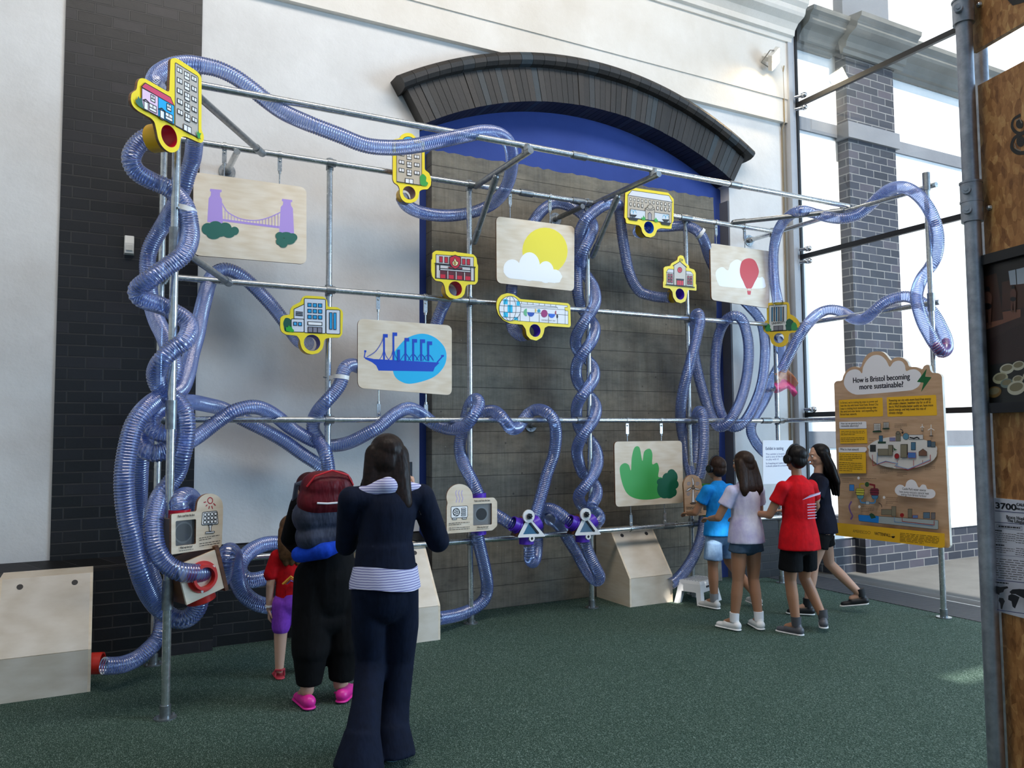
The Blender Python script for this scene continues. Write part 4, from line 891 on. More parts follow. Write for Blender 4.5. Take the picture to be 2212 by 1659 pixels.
p.fill([(360,585),(420,530),(510,506),(590,530),(650,590),(665,660),(640,730),(570,790),(440,826),(370,810),(330,770),(318,700),(325,640)], '18bdf2', sm=6)
p.fill([(138,655),(200,668),(610,690),(620,692),(590,722),(580,748),(230,742),(215,710),(190,690),(145,668)], DB); p.line([(604,690),(640,650)], .012, DB); p.line([(138,660),(145,620)], .008, DB); p.q(138,612,152,625,0,DB); p.q(630,642,648,654,0,DB)
for x, yt, fw in ((265,508,24),(325,498,24),(402,533,24),(452,540,24),(503,542,24),(548,555,24)):
    p.line([(x,680),(x,yt+20)], .016, DB); p.line([(x-4,yt+60),(x-4,yt)], .006, DB); p.q(x-6,yt,x+fw,yt+22,.03,DB)
    for s in (-1, 1): p.line([(x,yt+95),(x+s*12,645),(x+s*34,678)], .005, DB, sm=4)
p.line([(155,655),(210,620),(250,560),(262,520)], .005, DB, sm=4); p.q(350,608,366,680,0,DB); p.done(t)
t = hangboard('plywood picture board with red hot air balloon on white cloud', PB, [(1534,525),(1664,543),(1662,666),(1537,648)], .045, [(1556,Z1,1),(1618,Z1,1)])
p = Pic(PB, 1460, 380, 5.927, .0003); p.fill([(508,1250),(540,1190),(600,1168),(668,1210),(700,1120),(780,1070),(850,1110),(900,1200),(1050,1300),(1110,1295),(1140,1360),(1100,1440),(620,1418),(540,1370)], 'ffffff', sm=6)
p.fill([(820,1180),(850,1090),(930,1055),(1010,1085),(1060,1200),(1050,1280),(1010,1360),(965,1440),(905,1440),(860,1350),(825,1270)], 'd23b3e', sm=6); p.q(915,1440,965,1462,.02,'f4e6d2','d23b3e'); p.fill([(910,1470),(962,1474),(955,1522),(920,1520)], 'd23b3e', r=.004); p.done(t)
t = hangboard('plywood picture board with two green bushes low on the right', PB, [(1327,954),(1473,952),(1477,1086),(1330,1095)], .045, [(1355,Z3,1),(1428,Z3,1),(1360,Z4,-1),(1432,Z4,-1)])
p = Pic(PB, 740, 550, 2.962, .0003)
p.fill([(1773,1370),(1800,1335),(1830,1345),(1845,1380),(1850,1300),(1868,1235),(1900,1235),(1918,1320),(1930,1260),(1965,1242),(1982,1275),(1982,1340),(2012,1332),(2025,1370),(2020,1420),(2045,1430),(2060,1490),(2045,1550),(1930,1568),(1840,1545),(1795,1480)], '45ad55', sm=6)
p.cloud([(2105,1405,28,32),(2118,1425,26,40),(2040,1455,30,25),(2075,1435,30,38),(2060,1500,48,60),(2090,1510,42,50),(2122,1470,28,30),(2110,1520,28,30)], None, '17664a'); p.done(t)
# --- window boards: steam, solar, wind
def winboard(name, label, pl, contour, hole, C, rc, mat=M_birch, boxd=.13, inner='6e645c', rim='8a837c'):
    Q = rnd([pl.pix(C[0]+x/C[2], C[1]+y/C[2]) for x, y in contour], rc, 6); H = rnd([pl.pix(C[0]+x/C[2], C[1]+y/C[2]) for x, y in hole], .008, 3)
    zb = min(q[1] for q in Q); cx = sum(q[0] for q in Q)/len(Q); t = thing(name, label, 'board', pl.to3((cx, zb), 0), 'duct window boards')
    slab(pl, Q, [H], -.018, 0, [mat, M_edge, M_edge], 'panel', t)
    hx0 = min(h[0] for h in H)-.01; hx1 = max(h[0] for h in H)+.01; hz0 = min(h[1] for h in H)-.01; hz1 = max(h[1] for h in H)+.01
    mb = MB(); c = lambda x, z, d: pl.to3((x, z), d); d0, d1 = -.0185, -.0185-boxd
    V = [c(x, z, d) for d in (d0, d1) for x, z in ((hx0, hz0), (hx1, hz0), (hx1, hz1), (hx0, hz1))]
    mb.add(V, [(0, 1, 5, 4), (1, 2, 6, 5), (2, 3, 7, 6), (3, 0, 4, 7), (4, 5, 6, 7)], 0)
    cc = ((hx0+hx1)/2, (hz0+hz1)/2); mb.ring(c(*cc, d1+.002), c(*cc, d1+.012), .060, .05, n=32, m=1); obj('duct_box', mb, [flat(inner, .5), flat('e9e2db', .3)], t)
    mb = MB(); mb.add([c(x, z, -.024) for x, z in ((hx0+.001, hz0+.001), (hx1-.001, hz0+.001), (hx1-.001, hz1-.001), (hx0+.001, hz1-.001))], [(0, 1, 2, 3)], 0); mb.ring(c(*cc, -.0235), c(*cc, -.0215), .062, .052, n=36, m=1); obj('window_tone_plate', mb, [flat(inner, .35), flat(rim, .3)], t)  # added plate close behind the window; its colour stands in for brightness inside
    mb = MB(); mb.cyl(c(*cc, -.0235), c(*cc, -.0225), .050, n=32); obj('port', mb, flat('4a433f', .3), t)
    mb = MB(); mb.add([c(x, z, -.010) for x, z in ((hx0+.008, hz0+.008), (hx1-.008, hz0+.008), (hx1-.008, hz1-.008), (hx0+.008, hz1-.008))], [(0, 1, 2, 3)]); obj('window', mb, M_perspex, t)
    return t, cc, hz0, hz1
PSt = Plane((3, 6.05), (1, 0)); C = (960, 1040, 13.825)
th = [(455+395*math.cos(a), 470-395*math.sin(a)) for a in [math.pi*(-.02+i/16*1.16) for i in range(17)]]
con = th+[(70,760),(70,1560),(1430,1462),(1575,1330),(1575,600),(1480,478),(855,500)]
t, cc, z0, z1 = winboard('window_board', 'pale plywood board with lilac steam and heat pump drawing beside a clear window', PSt, con, [(858,680),(1415,650),(1415,1285),(858,1320)], C, .012, inner='efe2d8', rim='faf6f2')  # pale inner and rim colours paint the light reflection in this window
for zz in (z1, z0):
    s = 1 if zz == z1 else -1; c0 = PSt.to3((cc[0], zz), -.075); mb = MB(); mb.ring(c0-Vector((0, 0, s*.004)), c0+Vector((0, 0, s*.075)), .064, .057, n=32); obj('collar', mb, PUR, t, True)
p = Pic(PSt, *C, .0003); p.lw = .0045
for x in (350, 435, 520): p.line([(x+20,265),(x-12,330),(x+5,430),(x+30,510),(x+10,570),(x,630)], .007, flat('c5b3dc', .5), sm=4)
p.q(200,752,690,1095,-.05,'ffffff',BLK,r=.012); p.ell(355,918,100,115,'ffffff',BLK,w=.006)
for i in range(5): a = i*1.256; p.ell(355+55*math.cos(a),918+62*math.sin(a),30,34,'ffffff',BLK)
for i in range(4): p.q(505,800+i*62,632,838+i*62,-.05,'ffffff',BLK,r=.005)
p.q(235,1100,360,1140,-.05,'ffffff',BLK); p.q(530,1085,655,1120,-.05,'ffffff',BLK)
p.text('Push a scarf into the duct.', 890, 608, .022, bold=.0004, x2=1360); p.rows(130,1250,745,-.06,2,48,.0045); p.rows(130,1390,745,-.06,2,55,.0045,last=1); p.text('Which way does it go?', 965, 1392, .021, bold=.0004, x2=1300); p.rows(945,1430,1320,-.06,1,40,.003,last=1); p.done(t)
# solar board, turned to the corner
o3 = at(420, 1130, 4.98); PSo = Plane((o3.x, o3.y), (.866, .5)); C = (360, 1040, 5.93)
th = [(555+165*math.cos(a), 305-150*math.sin(a)) for a in [math.pi*(-.15+i/16*1.15) for i in range(17)]]
con = [(722,420),(722,330)]+th[2:]+[(380,382),(60,420),(60,938),(690,842),(708,800)]
t, cc, z0, z1 = winboard('window_board', 'pale plywood board with red sun and solar panel drawing beside a clear window', PSo, con, [(115,508),(378,482),(374,800),(115,830)], C, .01)
c0 = PSo.to3((cc[0]+.01, z1), -.075); mb = MB(); mb.ring(c0-Vector((0, 0, .004)), c0+Vector((0, 0, .045)), .0615, .057, n=32); obj('collar', mb, RED, t, True)
p = Pic(PSo, *C, .0003); p.lw = .004; RL = flat('b5222c', .5)
p.ell(557,245,32,38,None,RL,w=.006)
for a, b in (((505,262),(472,270)),((520,298),(502,318)),((548,315),(538,352)),((575,312),(588,352)),((598,280),(625,308))): p.line([a, b], .006, RL)
p.fill([(458,395),(645,378),(660,545),(445,560)], 'ffffff', BLK, r=.01)
for r_ in range(3):
    for c_ in range(4): p.q(474+c_*44-r_*3, 408+r_*48-c_*4, 510+c_*44-r_*3, 446+r_*48-c_*4, -.08, 'ffffff', BLK, r=.006)
p.fill([(528,562),(580,556),(565,580),(563,635),(543,637),(542,582)], 'ffffff', BLK); p.q(490,648,608,668,-.1,'ffffff',BLK,r=.008)
p.text('Push a scarf into the duct.', 138, 462, .020, bold=.0004, x2=352); p.rows(410,728,672,-.16,2,26,.004); p.rows(410,800,675,-.16,2,28,.004,last=1); p.text('Which way does it go?', 160, 865, .02, bold=.0004, x2=318); p.rows(148,890,330,-.14,1,20,.003,last=1); p.done(t)
# wind board
PWi = Plane((5.4, 6.03), (1, 0)); C = (1460, 1000, 8.3)
th = [(300+165*math.cos(a), 400-190*math.sin(a)) for a in [math.pi*(i/14) for i in range(15)]]
con = [(470,420)]+th+[(148,540),(165,955),(700,925),(820,900),(820,430)]
t, cc, z0, z1 = winboard('window_board', 'tan plywood board with white wind turbine drawing behind the boy in blue', PWi, con, [(490,500),(780,490),(780,840),(490,850)], C, .012, M_ply)
for zz in (z1, z0):
    s = 1 if zz == z1 else -1; c0 = PWi.to3((cc[0]-.0, zz), -.075); mb = MB(); mb.ring(c0-Vector((0, 0, s*.004)), c0+Vector((0, 0, s*.05)), .064, .057, n=32); obj('collar', mb, flat('4f9a3f', .4), t, True)
p = Pic(PWi, *C, .0003); p.lw = .005; GB = flat('7d97b4', .5)
for x, y in ((230,375),(385,375),(225,560),(380,560)):
    p.line([(x+r*math.cos(a), y+r*math.sin(a)) for r, a in [(6+i*1.3, i*.55) for i in range(24)]], .004, GB)
p.fill([(295,470),(322,470),(340,705),(285,710)], 'f2f2f4', BLK); p.fill([(255,725),(290,710),(345,705),(380,718),(340,735),(275,740)], '6e5d50', BLK)
p.fill([(285,250),(310,290),(328,360),(315,405),(300,405)], 'f2f2f4', BLK); p.fill([(175,515),(215,465),(262,440),(285,450),(230,495)], 'f2f2f4', BLK); p.fill([(330,445),(380,455),(450,475),(390,482),(345,475)], 'f2f2f4', BLK); p.ell(308,438,20,30,'8a7a6c',BLK)
p.rows(185,795,455,-.03,2,26,.005); p.rows(185,868,455,-.03,2,28,.005,last=1); p.done(t)
# --- wooden diverter box with red collars, left
cb = at(430, 1240, 5.06); M = Matrix.Translation(cb) @ Matrix.Rotation(math.radians(22), 4, 'Z') @ Matrix.Rotation(math.radians(-15), 4, 'Y')
t = thing('diverter_box', 'wooden box with red duct collars mounted low beside the front left post', 'box', tuple(cb-Vector((0, 0, .16))))
mb = MB(); mb.box((-.145, -.07, -.12), (.095, -.055, .12), M=M); obj('front_panel', mb, M_birch, t)
mb = MB(); mb.box((-.145, -.055, -.12), (.095, .12, .12), M=M); mb.box((.096, -.075, -.14), (.118, .13, .14), M=M); obj('body', mb, M_walnut, t)
Q = lambda *a: M @ Vector(a)
mb = MB(); mb.ring(Q(-.02, -.115, 0), Q(-.02, -.070, 0), .074, .058, n=40); mb.ring(Q(-.02, -.080, 0), Q(-.02, -.070, 0), .092, .07, n=40)
for a in (.4, 2.2, 4.4): mb.cyl(Q(-.02+.083*math.cos(a), -.084, .083*math.sin(a)), Q(-.02+.083*math.cos(a), -.079, .083*math.sin(a)), .008, n=10, m=1)
obj('collar', mb, [flat('c92a22', .35), WHT], t, True)
mb = MB(); mb.ring(Q(-.01, .03, -.12), Q(-.01, .03, -.165), .085, .058, n=40); obj('collar', mb, flat('c92a22', .35), t, True)
# --- triangle diverters
def tri(label, crop, A, B, Cc, knob, ph, cols, s=1):
    pl = Plane((3.5, 5.93), (1, 0)); P = lambda x, y: pl.pix(930+x/5.672, 1020+y/5.672)
    a, b, c, k_, h = P(*A), P(*B), P(*Cc), P(*knob), P(*ph)
    t = thing('duct_diverter', label, 'valve', pl.to3((h[0], min(b[1], c[1])-.03), 0), 'triangular duct diverters')
    # plate: triangle + disc + lug
    tri_o = rnd([a, b, c], .022, 6)
    cen = ((a[0]+b[0]+c[0])/3, (a[1]+b[1]+c[1])/3); hole = [tuple(cen[i]+(v[i]-cen[i])*.56 for i in (0, 1)) for v in (a, b, c)]
    slab(pl, tri_o, [hole], -.03, -.012, [WHT, flat('2b2522', .5), WHT], 'face_plate', t)
    mb = MB(); mb.cyl(pl.to3(k_, -.014), pl.to3(k_, .002), .055, n=40); obj('disc', mb, WHT, t, True)
    mb = MB(); mb.ring(pl.to3(h, -.028), pl.to3(h, -.008), .026, .013, n=24); obj('lug', mb, WHT, t, True)
    mb = MB(); mb.cyl(pl.to3(h, -.027), pl.to3(h, -.012), .013, n=20); obj('bolt', mb, BLK, t, True)
    mb = MB(); mb.cyl(pl.to3(k_, .002), pl.to3(k_, .022), .014, n=16)
    for i in range(7): q = (k_[0]+.018*math.cos(i*.8976), k_[1]+.018*math.sin(i*.8976)); mb.cyl(pl.to3(q, .006), pl.to3(q, .020), .0085, n=10)
    mb.sph(pl.to3(k_, .022), .011); obj('knob', mb, flat('10131c', .3), t, True)
    mb = MB(); ha = tuple(cen[i]+(a[i]-cen[i])*.62 for i in (0, 1)); hc = tuple(cen[i]+(c[i]-cen[i])*.5 for i in (0, 1))
    dv = Vector((hc[0]-ha[0], hc[1]-ha[1])).normalized()*.008; nv = Vector((-dv.y, dv.x))
    V = [(ha[0]-nv.x, ha[1]-nv.y), (hc[0]-nv.x, hc[1]-nv.y), (hc[0]+nv.x, hc[1]+nv.y), (ha[0]+nv.x, ha[1]+nv.y)]
    mb.add([pl.to3(v, -.008) for v in V]+[pl.to3(v, -.044) for v in V], [(0, 1, 2, 3), (0, 4, 5, 1), (1, 5, 6, 2), (2, 6, 7, 3), (3, 7, 4, 0)]); obj('flap', mb, BLK, t)
    # body prism behind
    sc2 = [tuple(cen[i]+(v[i]-cen[i])*.98 for i in (0, 1)) for v in (a, b, c)]; sc3 = rnd(sc2, .02, 4)
    slab(pl, sc3, [], -.15, -.046, [M_walnut, M_walnut, M_walnut], 'body', t)
    mb = MB(); mb.add([pl.to3(v, -.019) for v in hole], [(0, 1, 2)]); obj('back_window', mb, cols, t)
    mb = MB(); mb.add([pl.to3(v, -.0135) for v in hole], [(0, 1, 2)]); obj('window', mb, M_perspex, t)
    # three collars: left side, right side, below
    for v0, v1 in ((a, b), (a, c), (b, c)):
        mid = ((v0[0]+v1[0])/2, (v0[1]+v1[1])/2); n_ = Vector((mid[0]-cen[0], mid[1]-cen[1])).normalized()
        if v0 is b: n_ = Vector((0, -1)); mid = (mid[0]-.01, mid[1])
        p0 = pl.to3((mid[0]-n_.x*.004, mid[1]-n_.y*.004), -.09); p1 = pl.to3((mid[0]+n_.x*.065, mid[1]+n_.y*.065), -.09)
        mb = MB(); mb.ring(p0, p1, .064, .057, n=36); mb.ring(p0, p0.lerp(p1, .25), .072, .06, n=36); obj('collar', mb, PUR, t, True)
tri('left one of two white triangular duct diverters with purple collars', 0, (1205,540), (1070,805), (1425,790), (1205,540), (1250,815), flat('62bdf0', .2))
tri('right one of two white triangular duct diverters, nearest the right podium', 0, (1900,515), (1770,780), (2105,765), (1902,518), (1942,792), flat('93cbf2', .2))
# --- paper notice
PN = Plane((6.5, 6.12), (1, 0)); C = (1440, 640, 4.607)
Q = [PN.pix(C[0]+x/C[2], C[1]+y/C[2]) for x, y in ((957,1433),(1258,1433),(1262,1860),(960,1870))]
t = thing('paper_notice', 'white paper notice about testing fixed on the right hand post', 'notice', PN.to3((Q[0][0]+.1, Q[2][1]), 0)); slab(PN, Q, [], -.004, 0, [flat('eef0f6', .5), WHT, WHT], 'sheet', t)
p = Pic(PN, *C, .0003); p.text('Exhibit in testing', 985, 1530, .046, '20285c', bold=.0008, x2=1160)
p.text('This exhibit is brand new\nand is one of the first times\nto play with it!', 987, 1580, .0262, '2c3a80', x2=1225); p.text("So if anything isn't quite working as\nit should, please let us know!", 987, 1672, .0262, '2c3a80', x2=1235); p.done(t)
# ------------------------------------------------------------------ big information board
PI_ = Plane((6.47, 5), (0, -1)); C = (1790, 750, 7.539); C2 = (1790, 960, 6.382)
pc = lambda pts, c: [PI_.pix(c[0]+x/c[2], c[1]+y/c[2]) for x, y in pts]
top = [(90,640),(92,590),(130,553),(215,540),(240,470),(290,380),(350,335),(430,313),(520,325),(560,220),(620,130),(700,80),(800,68),(880,80),(940,130),(1010,215),(1060,180),(1130,163),(1210,180),(1280,240),(1315,315),(1400,320),(1470,340),(1520,360),(1550,310),(1600,285),(1640,300),(1655,370),(1690,415),(1760,418),(1820,445),(1845,490)]
bot = [(1640,640),(1680,1395),(1650,1430),(120,1245),(100,1180)]
Q = pc(catmull(top, 4), C)+pc([(1660,1100),(1674,1395),(1655,1425),(1600,1425),(150,1250),(142,1240)], C2)
Q = Q[:-5]+rnd(Q[-6:]+Q[:1], 0.0, 1)[1:-1] if False else Q
zb = min(q[1] for q in Q); t = thing('information_board', 'tall tan plywood information board with cloud top asking how Bristol becomes sustainable', 'board', PI_.to3((.1, zb), 0))
slab(PI_, Q, [], -.03, 0, [M_ply, M_birchw, M_ply], 'panel', t)
for z in (1.05, 1.9):
    mb = MB(); mb.box((6.50, 4.38, z-.02), (6.54, 4.44, z+.02)); mb.ring((6.555, 4.41, z-.02), (6.555, 4.41, z+.02), .034, .0245, n=20); obj('clamp', mb, M_galvd, t)
p = Pic(PI_, *C, .0004); CL = flat('f4f5fc', .5); MU = flat('f7c12a', .5); TX = '1c1d2c'
p.fill([(248,580),(262,500),(300,420),(360,375),(440,360),(500,380),(545,425),(560,330),(620,220),(700,145),(790,125),(870,150),(940,220),(995,320),(1050,250),(1120,220),(1190,230),(1240,290),(1262,385),(1330,365),(1400,360),(1460,385),(1505,440),(1500,560),(1470,630),(1390,685),(1250,712),(560,770),(420,765),(330,720),(270,650)], CL, sm=3)
p.fill([(1600,345),(1572,480),(1678,488),(1505,732),(1548,578),(1438,565)], '1f6a3c', r=.006)
p.text('How is Bristol becoming', 395, 582, .072, TX, bold=.0021, x2=1318); p.text('more sustainable?', 500, 688, .072, TX, bold=.0021, x2=1212)
p.fill([(165,860),(880,820),(888,1125),(180,1150)], MU, r=.012); p.fill([(945,815),(1750,775),(1768,1110),(960,1132)], MU, r=.012)
for i, s in enumerate(("In Bristol, we're making big steps to power and", 'heat the city with fewer fossil fuels. Bristol City', 'Leap is creating local renewable energy sites -', 'like wind and solar farms - and expanding the', 'Bristol heat network.')):
    p.text(s, 195, 922+i*47, .028, TX, bold=.0002, x2=(800, 810, 800, 790, 462)[i])
for i, s in enumerate(('Powering our city with more fossil-free energy', 'will create a cleaner, healthier city for us all to', "live in. We'll breathe better quality air, have more", 'secure energy, and help lower the rate of', 'climate change.')):
    p.text(s, 985, 886+i*50, .030, TX, bold=.0002, x2=(1670, 1668, 1705, 1590, 1215)[i])
p.fill([(175,1215),(618,1208),(625,1322),(182,1330)], CL, r=.012); p.text('How can we generate local', 205, 1258, .028, TX, bold=.0003, x2=545); p.text('renewable electricity?', 205, 1298, .028, TX, bold=.0003, x2=492)
p.fill([(185,1338),(625,1332),(638,1565),(195,1572)], MU); p.rows(210,1370,600,-.01,3,27,.004); p.rows(212,1476,600,-.01,3,27,.004)
p.fill([(190,1635),(630,1628),(635,1690),(190,1690)], CL, r=.012)
for x, y, s in ((750,1245,1.0),(910,1225,.8)):
    p.q(x,y,x+108*s,y+115*s,-.03,'eceae6',BLK)
    for i in range(4):
        for j in range(4): p.q(x+8*s+i*25*s,y+8*s+j*26*s,x+26*s+i*25*s,y+26*s+j*26*s,0,'f6f6f4',BLK,w=.002)
    p.q(x-15*s,y+118*s,x+130*s,y+142*s,0,'2d4a38')
p.rows(1095,1250,1300,.02,3,25,.003)
for x, y, s in ((1550,1290,.6),(1695,1320,1.0)):
    p.fill([(x-4,y),(x+4,y),(x+9*s,y+118*s),(x-9*s,y+118*s)], 'eeeeee', BLK, w=.002)
    for a in (-90, 30, 150): p.line([(x,y),(x+62*s*math.cos(math.radians(a)),y+62*s*math.sin(math.radians(a)))], .006, WHT)
    p.line([(x-30*s,y+125*s),(x+35*s,y+125*s)], .006)
p.line([(1190,1330),(1225,1350),(1240,1400)], .006, sm=4); p.fill([(1208,1385),(1252,1380),(1232,1415)], BLK)
p.ell(1235,1720,560,260,'e4e4e2'); p.fill([(675,1650),(700,1580),(850,1500),(1100,1455),(1400,1460),(1620,1520),(1770,1600),(1780,1700),(1600,1790),(900,1790)], 'e4e4e2', sm=5)
p.rows(680,1492,808,.0,2,24,.003)
p.q(850,1440,910,1540,0,'3f6c8c',BLK,w=.003); p.q(832,1535,962,1568,0,'2d4a38'); p.q(1022,1472,1115,1528,0,'7d86b4','8a2d40'); p.q(1125,1400,1202,1528,0,'7c7868',BLK,w=.003); p.ell(1160,1395,30,28,'7c7868',BLK,w=.003)
p.ell(1288,1452,48,52,'5f92ac',BLK,w=.003); p.q(1338,1425,1570,1500,0,'d8d8da',BLK,w=.003); p.line([(1350,1470),(1420,1485),(1470,1468),(1510,1490)], .012); p.q(1640,1520,1700,1620,0,'3e5c78',BLK,w=.003); p.q(1700,1540,1770,1625,0,'5c6d78',BLK,w=.003)
p.q(705,1588,800,1700,0,'35393a'); p.q(1015,1600,1082,1700,0,'7c7868',BLK,w=.003); p.q(1215,1580,1318,1750,0,'86816e',BLK,w=.003); p.q(1375,1548,1448,1670,0,'4c7898',BLK,w=.003)
for i in range(5):
    for j in range(3): p.q(1225+j*30,1592+i*30,1245+j*30,1608+i*30,0,'d9d4c4')
p.c(*C2)
p.fill([(165,40),(535,35),(540,105),(168,108)], CL, r=.012); p.text('What is a heat network?', 188, 80, .032, TX, bold=.0004, x2=445)
p.fill([(168,112),(542,110),(546,396),(172,398)], MU); p.rows(180,136,490,.03,4,24,.004); p.rows(180,248,500,.04,5,27,.004)
p.q(715,62,918,150,.0,'86816e',BLK,w=.003); p.q(860,8,918,150,0,'86816e',BLK,w=.003); p.ell(978,160,32,36,'a3262c',BLK,w=.003); p.fill([(930,35),(955,60),(985,75),(940,85)], '2d5a38'); p.q(1130,110,1240,185,0,'4d78c0','8a2d40'); p.q(1030,0,1118,180,0,'86816e',BLK,w=.003)
p.fill([(1282,155),(1282,100),(1340,60),(1392,100),(1392,155)], '7c5c4c', BLK, w=.003)
RDL = flat('a83a40', .5); BLL = flat('6f9ccc', .5)
p.line([(640,140),(650,292),(825,238),(985,272),(945,300),(1130,352),(1440,222),(1440,140)], .006, RDL); p.line([(710,110),(705,270),(825,228),(990,262),(960,290),(1135,340),(1435,210)], .006, BLL)
for x in (985, 1210, 1335): p.line([(x,215),(x,295 if x == 1210 else 250)], .005, RDL)
p.rows(750,310,930,.03,5,20,.003); p.rows(985,385,1130,.03,3,22,.003); p.rows(1375,300,1515,.03,3,22,.003); p.rows(230,470,395,.03,3,22,.003); p.rows(490,465,710,.02,2,22,.003); p.rows(845,730,1005,.03,4,24,.003); p.rows(505,855,685,.03,4,22,.003)
for x, y in ((470,460),(822,727),(482,855)): p.ell(x,y,17,20,'f4f4f6')
p.line([(490,600),(490,545),(550,540)], .014, flat('c8a634', .5), sm=4); p.ell(588,548,30,34,'2f5a32'); p.line([(620,545),(690,560),(690,610)], .018, flat('8a2630', .5)); p.q(345,550,410,635,.03,'3f8ade',BLK,w=.003)
for x, c1, c2 in ((495, 'd0cc52', '5d9cae'), (695, '7c2a40', '4d84b0')):
    p.fill([(x-60,600),(x+55,605),(x+55,700),(x-60,695)], c1, BLK, w=.003, r=.02); p.fill([(x-50,700),(x+55,700),(x+35,750),(x-30,748)], c2, BLK, w=.003, r=.01)
    for yy in (625, 660): p.line([(x-70,yy),(x+62,yy+6)], .004)
p.line([(495,750),(510,795),(590,800),(690,800),(705,750)], .014, flat('4d90c8', .5), sm=4); p.q(572,778,622,825,0,'b9cad6',BLK,w=.003)
p.fill([(975,640),(985,590),(1030,552),(1085,560),(1115,580),(1140,510),(1200,480),(1260,510),(1305,590),(1350,550),(1400,560),(1425,610),(1490,615),(1530,650),(1530,700),(1490,735),(1400,740),(1060,705),(1000,680)], CL, sm=4)
p.text('Castle Park water source', 1078, 622, .030, TX, bold=.0003, x2=1400); p.text('heat pump extracts natural heat', 1035, 660, .030, TX, x2=1442); p.text('energy from Bristol harbour', 1062, 698, .030, TX, x2=1410)
p.line([(378,782),(345,850),(365,930),(390,980),(365,1030)], .016, flat('7a5c9c', .5), sm=4); p.line([(795,865),(785,825),(750,800)], .006, sm=3)
p.fill([(470,965),(1575,1040),(1575,1165),(1540,1165),(750,1080),(480,1050)], 'a9b6ba', BLK, w=.003, r=.01); p.fill([(472,965),(755,985),(752,1078),(480,1048)], '1f86e0', r=.01); p.fill([(620,960),(650,940),(690,960),(715,1005),(650,1020)], '24503a')
p.q(790,890,935,965,.02,'86816e',BLK,w=.003); p.q(932,850,992,985,.0,'86816e',BLK,w=.003); p.ell(1075,970,28,28,'a3262c'); p.q(1158,885,1215,1005,0,'7d7868',BLK,w=.003); p.q(1222,970,1295,1010,0,'5b7db8','8a2d40'); p.q(1370,932,1460,1015,0,'5c7890',BLK,w=.003); p.q(1478,935,1535,1025,0,'77767a',BLK,w=.003)
p.line([(1078,1000),(1080,1055),(1520,1105),(1520,1045)], .005, RDL); p.line([(970,990),(972,1060),(1505,1118)], .005, BLL)
p.fill([(155,1072),(345,1090),(1665,1222),(1668,1390),(1650,1416),(1600,1418),(158,1246)], MU)
p.text('AMERESCO', 398, 1205, .040, '6b5524', x2=595); p.ell(622,1210,17,20,None,flat('6b5524', .5)); p.text('VATTENFALL', 697, 1240, .040, '1b1718', bold=.0008, x2=920); p.ell(955,1258,25,26,'1b1718',a0=0,a1=180); p.ell(955,1250,24,24,'e8c04a',a0=180,a1=360)
p.rows(1050,1215,1590,.10,6,21,.0035,last=.62); p.done(t)
# ------------------------------------------------------------------ podiums
def podium(label, x0, x1, yf, depth, zk, zt, yk, side, group='sloping plywood podiums'):
    """front face up to zk, slope back by yk to zt, flat top"""
    t = thing('podium', label, 'podium', ((x0+x1)/2, yf+depth/2, 0), group); yb = yf+depth; e = .018
    S = [(yf, 0), (yf, zk), (yf+yk, zt), (yb, zt), (yb, 0)]
    def sidep(x, nm): 
        mb = MB(); n = 5; V = [(x, y, z) for y, z in S]+[(x+e, y, z) for y, z in S]
        mb.add(V, [(0, 1, 2, 3, 4), tuple(range(9, 4, -1))]+[(i, (i+1) % 5, 5+(i+1) % 5, 5+i) for i in range(5)]); obj(nm, mb, side, t)
    sidep(x0, 'side_panel'); sidep(x1-e, 'side_panel')
    mb = MB(); mb.box((x0+e, yf-.0, .0), (x1-e, yf+e, zk-.002)); obj('front_panel', mb, M_birchw, t)
    d = Vector((0, yk, zt-zk)); nrm = Vector((0, -(zt-zk), yk)).normalized()
    def slope(x0, x1, a, b):
        p = Vector((0, yf, zk)); return [Vector((x, 0, 0))+p+d*s-nrm*q for q in (0, e) for x, s in ((x0, a), (x1, a), (x1, b), (x0, b))]
    mb = MB(); mb.add(slope(x0+e, x1-e, .004, .998), [(0, 1, 2, 3), (7, 6, 5, 4), (0, 4, 5, 1), (1, 5, 6, 2), (2, 6, 7, 3), (3, 7, 4, 0)]); sp = obj('sloping_panel', mb, M_birchw, t)
    for fx in (.22, .8):
        c = Vector((x0+(x1-x0)*fx, yf, zk))+d*.88; mb = MB(); mb.cyl(c-nrm*.002, c+nrm*.0015, .017, n=22); mb.ring(c-nrm*.002, c+nrm*.003, .0185, .0165, n=22); obj('hole', mb, BLK, t)
    mb = MB(); mb.box((x0+e, yf+yk+.002, zt-e), (x1-e, yb, zt)); obj('top_panel', mb, M_birch, t)
    return t
t = podium('sloping plywood podium at the left edge with red duct collar on its side', -.52, .018, 5.80, .62, .265, .70, .33, M_birch)
mb = MB(); mb.ring((.019, 5.88, .155), (.085, 5.86, .155), .068, .057, n=36); obj('collar', mb, flat('d32b1e', .35), t, True)
podium('sloping plywood podium mostly behind the woman in navy', 1.93, 2.455, 5.88, .60, .265, .70, .33, M_birch)
podium('sloping plywood podium right of the twisted ducts', 4.44, 4.945, 6.08, .55, .262, .675, .30, M_birch)
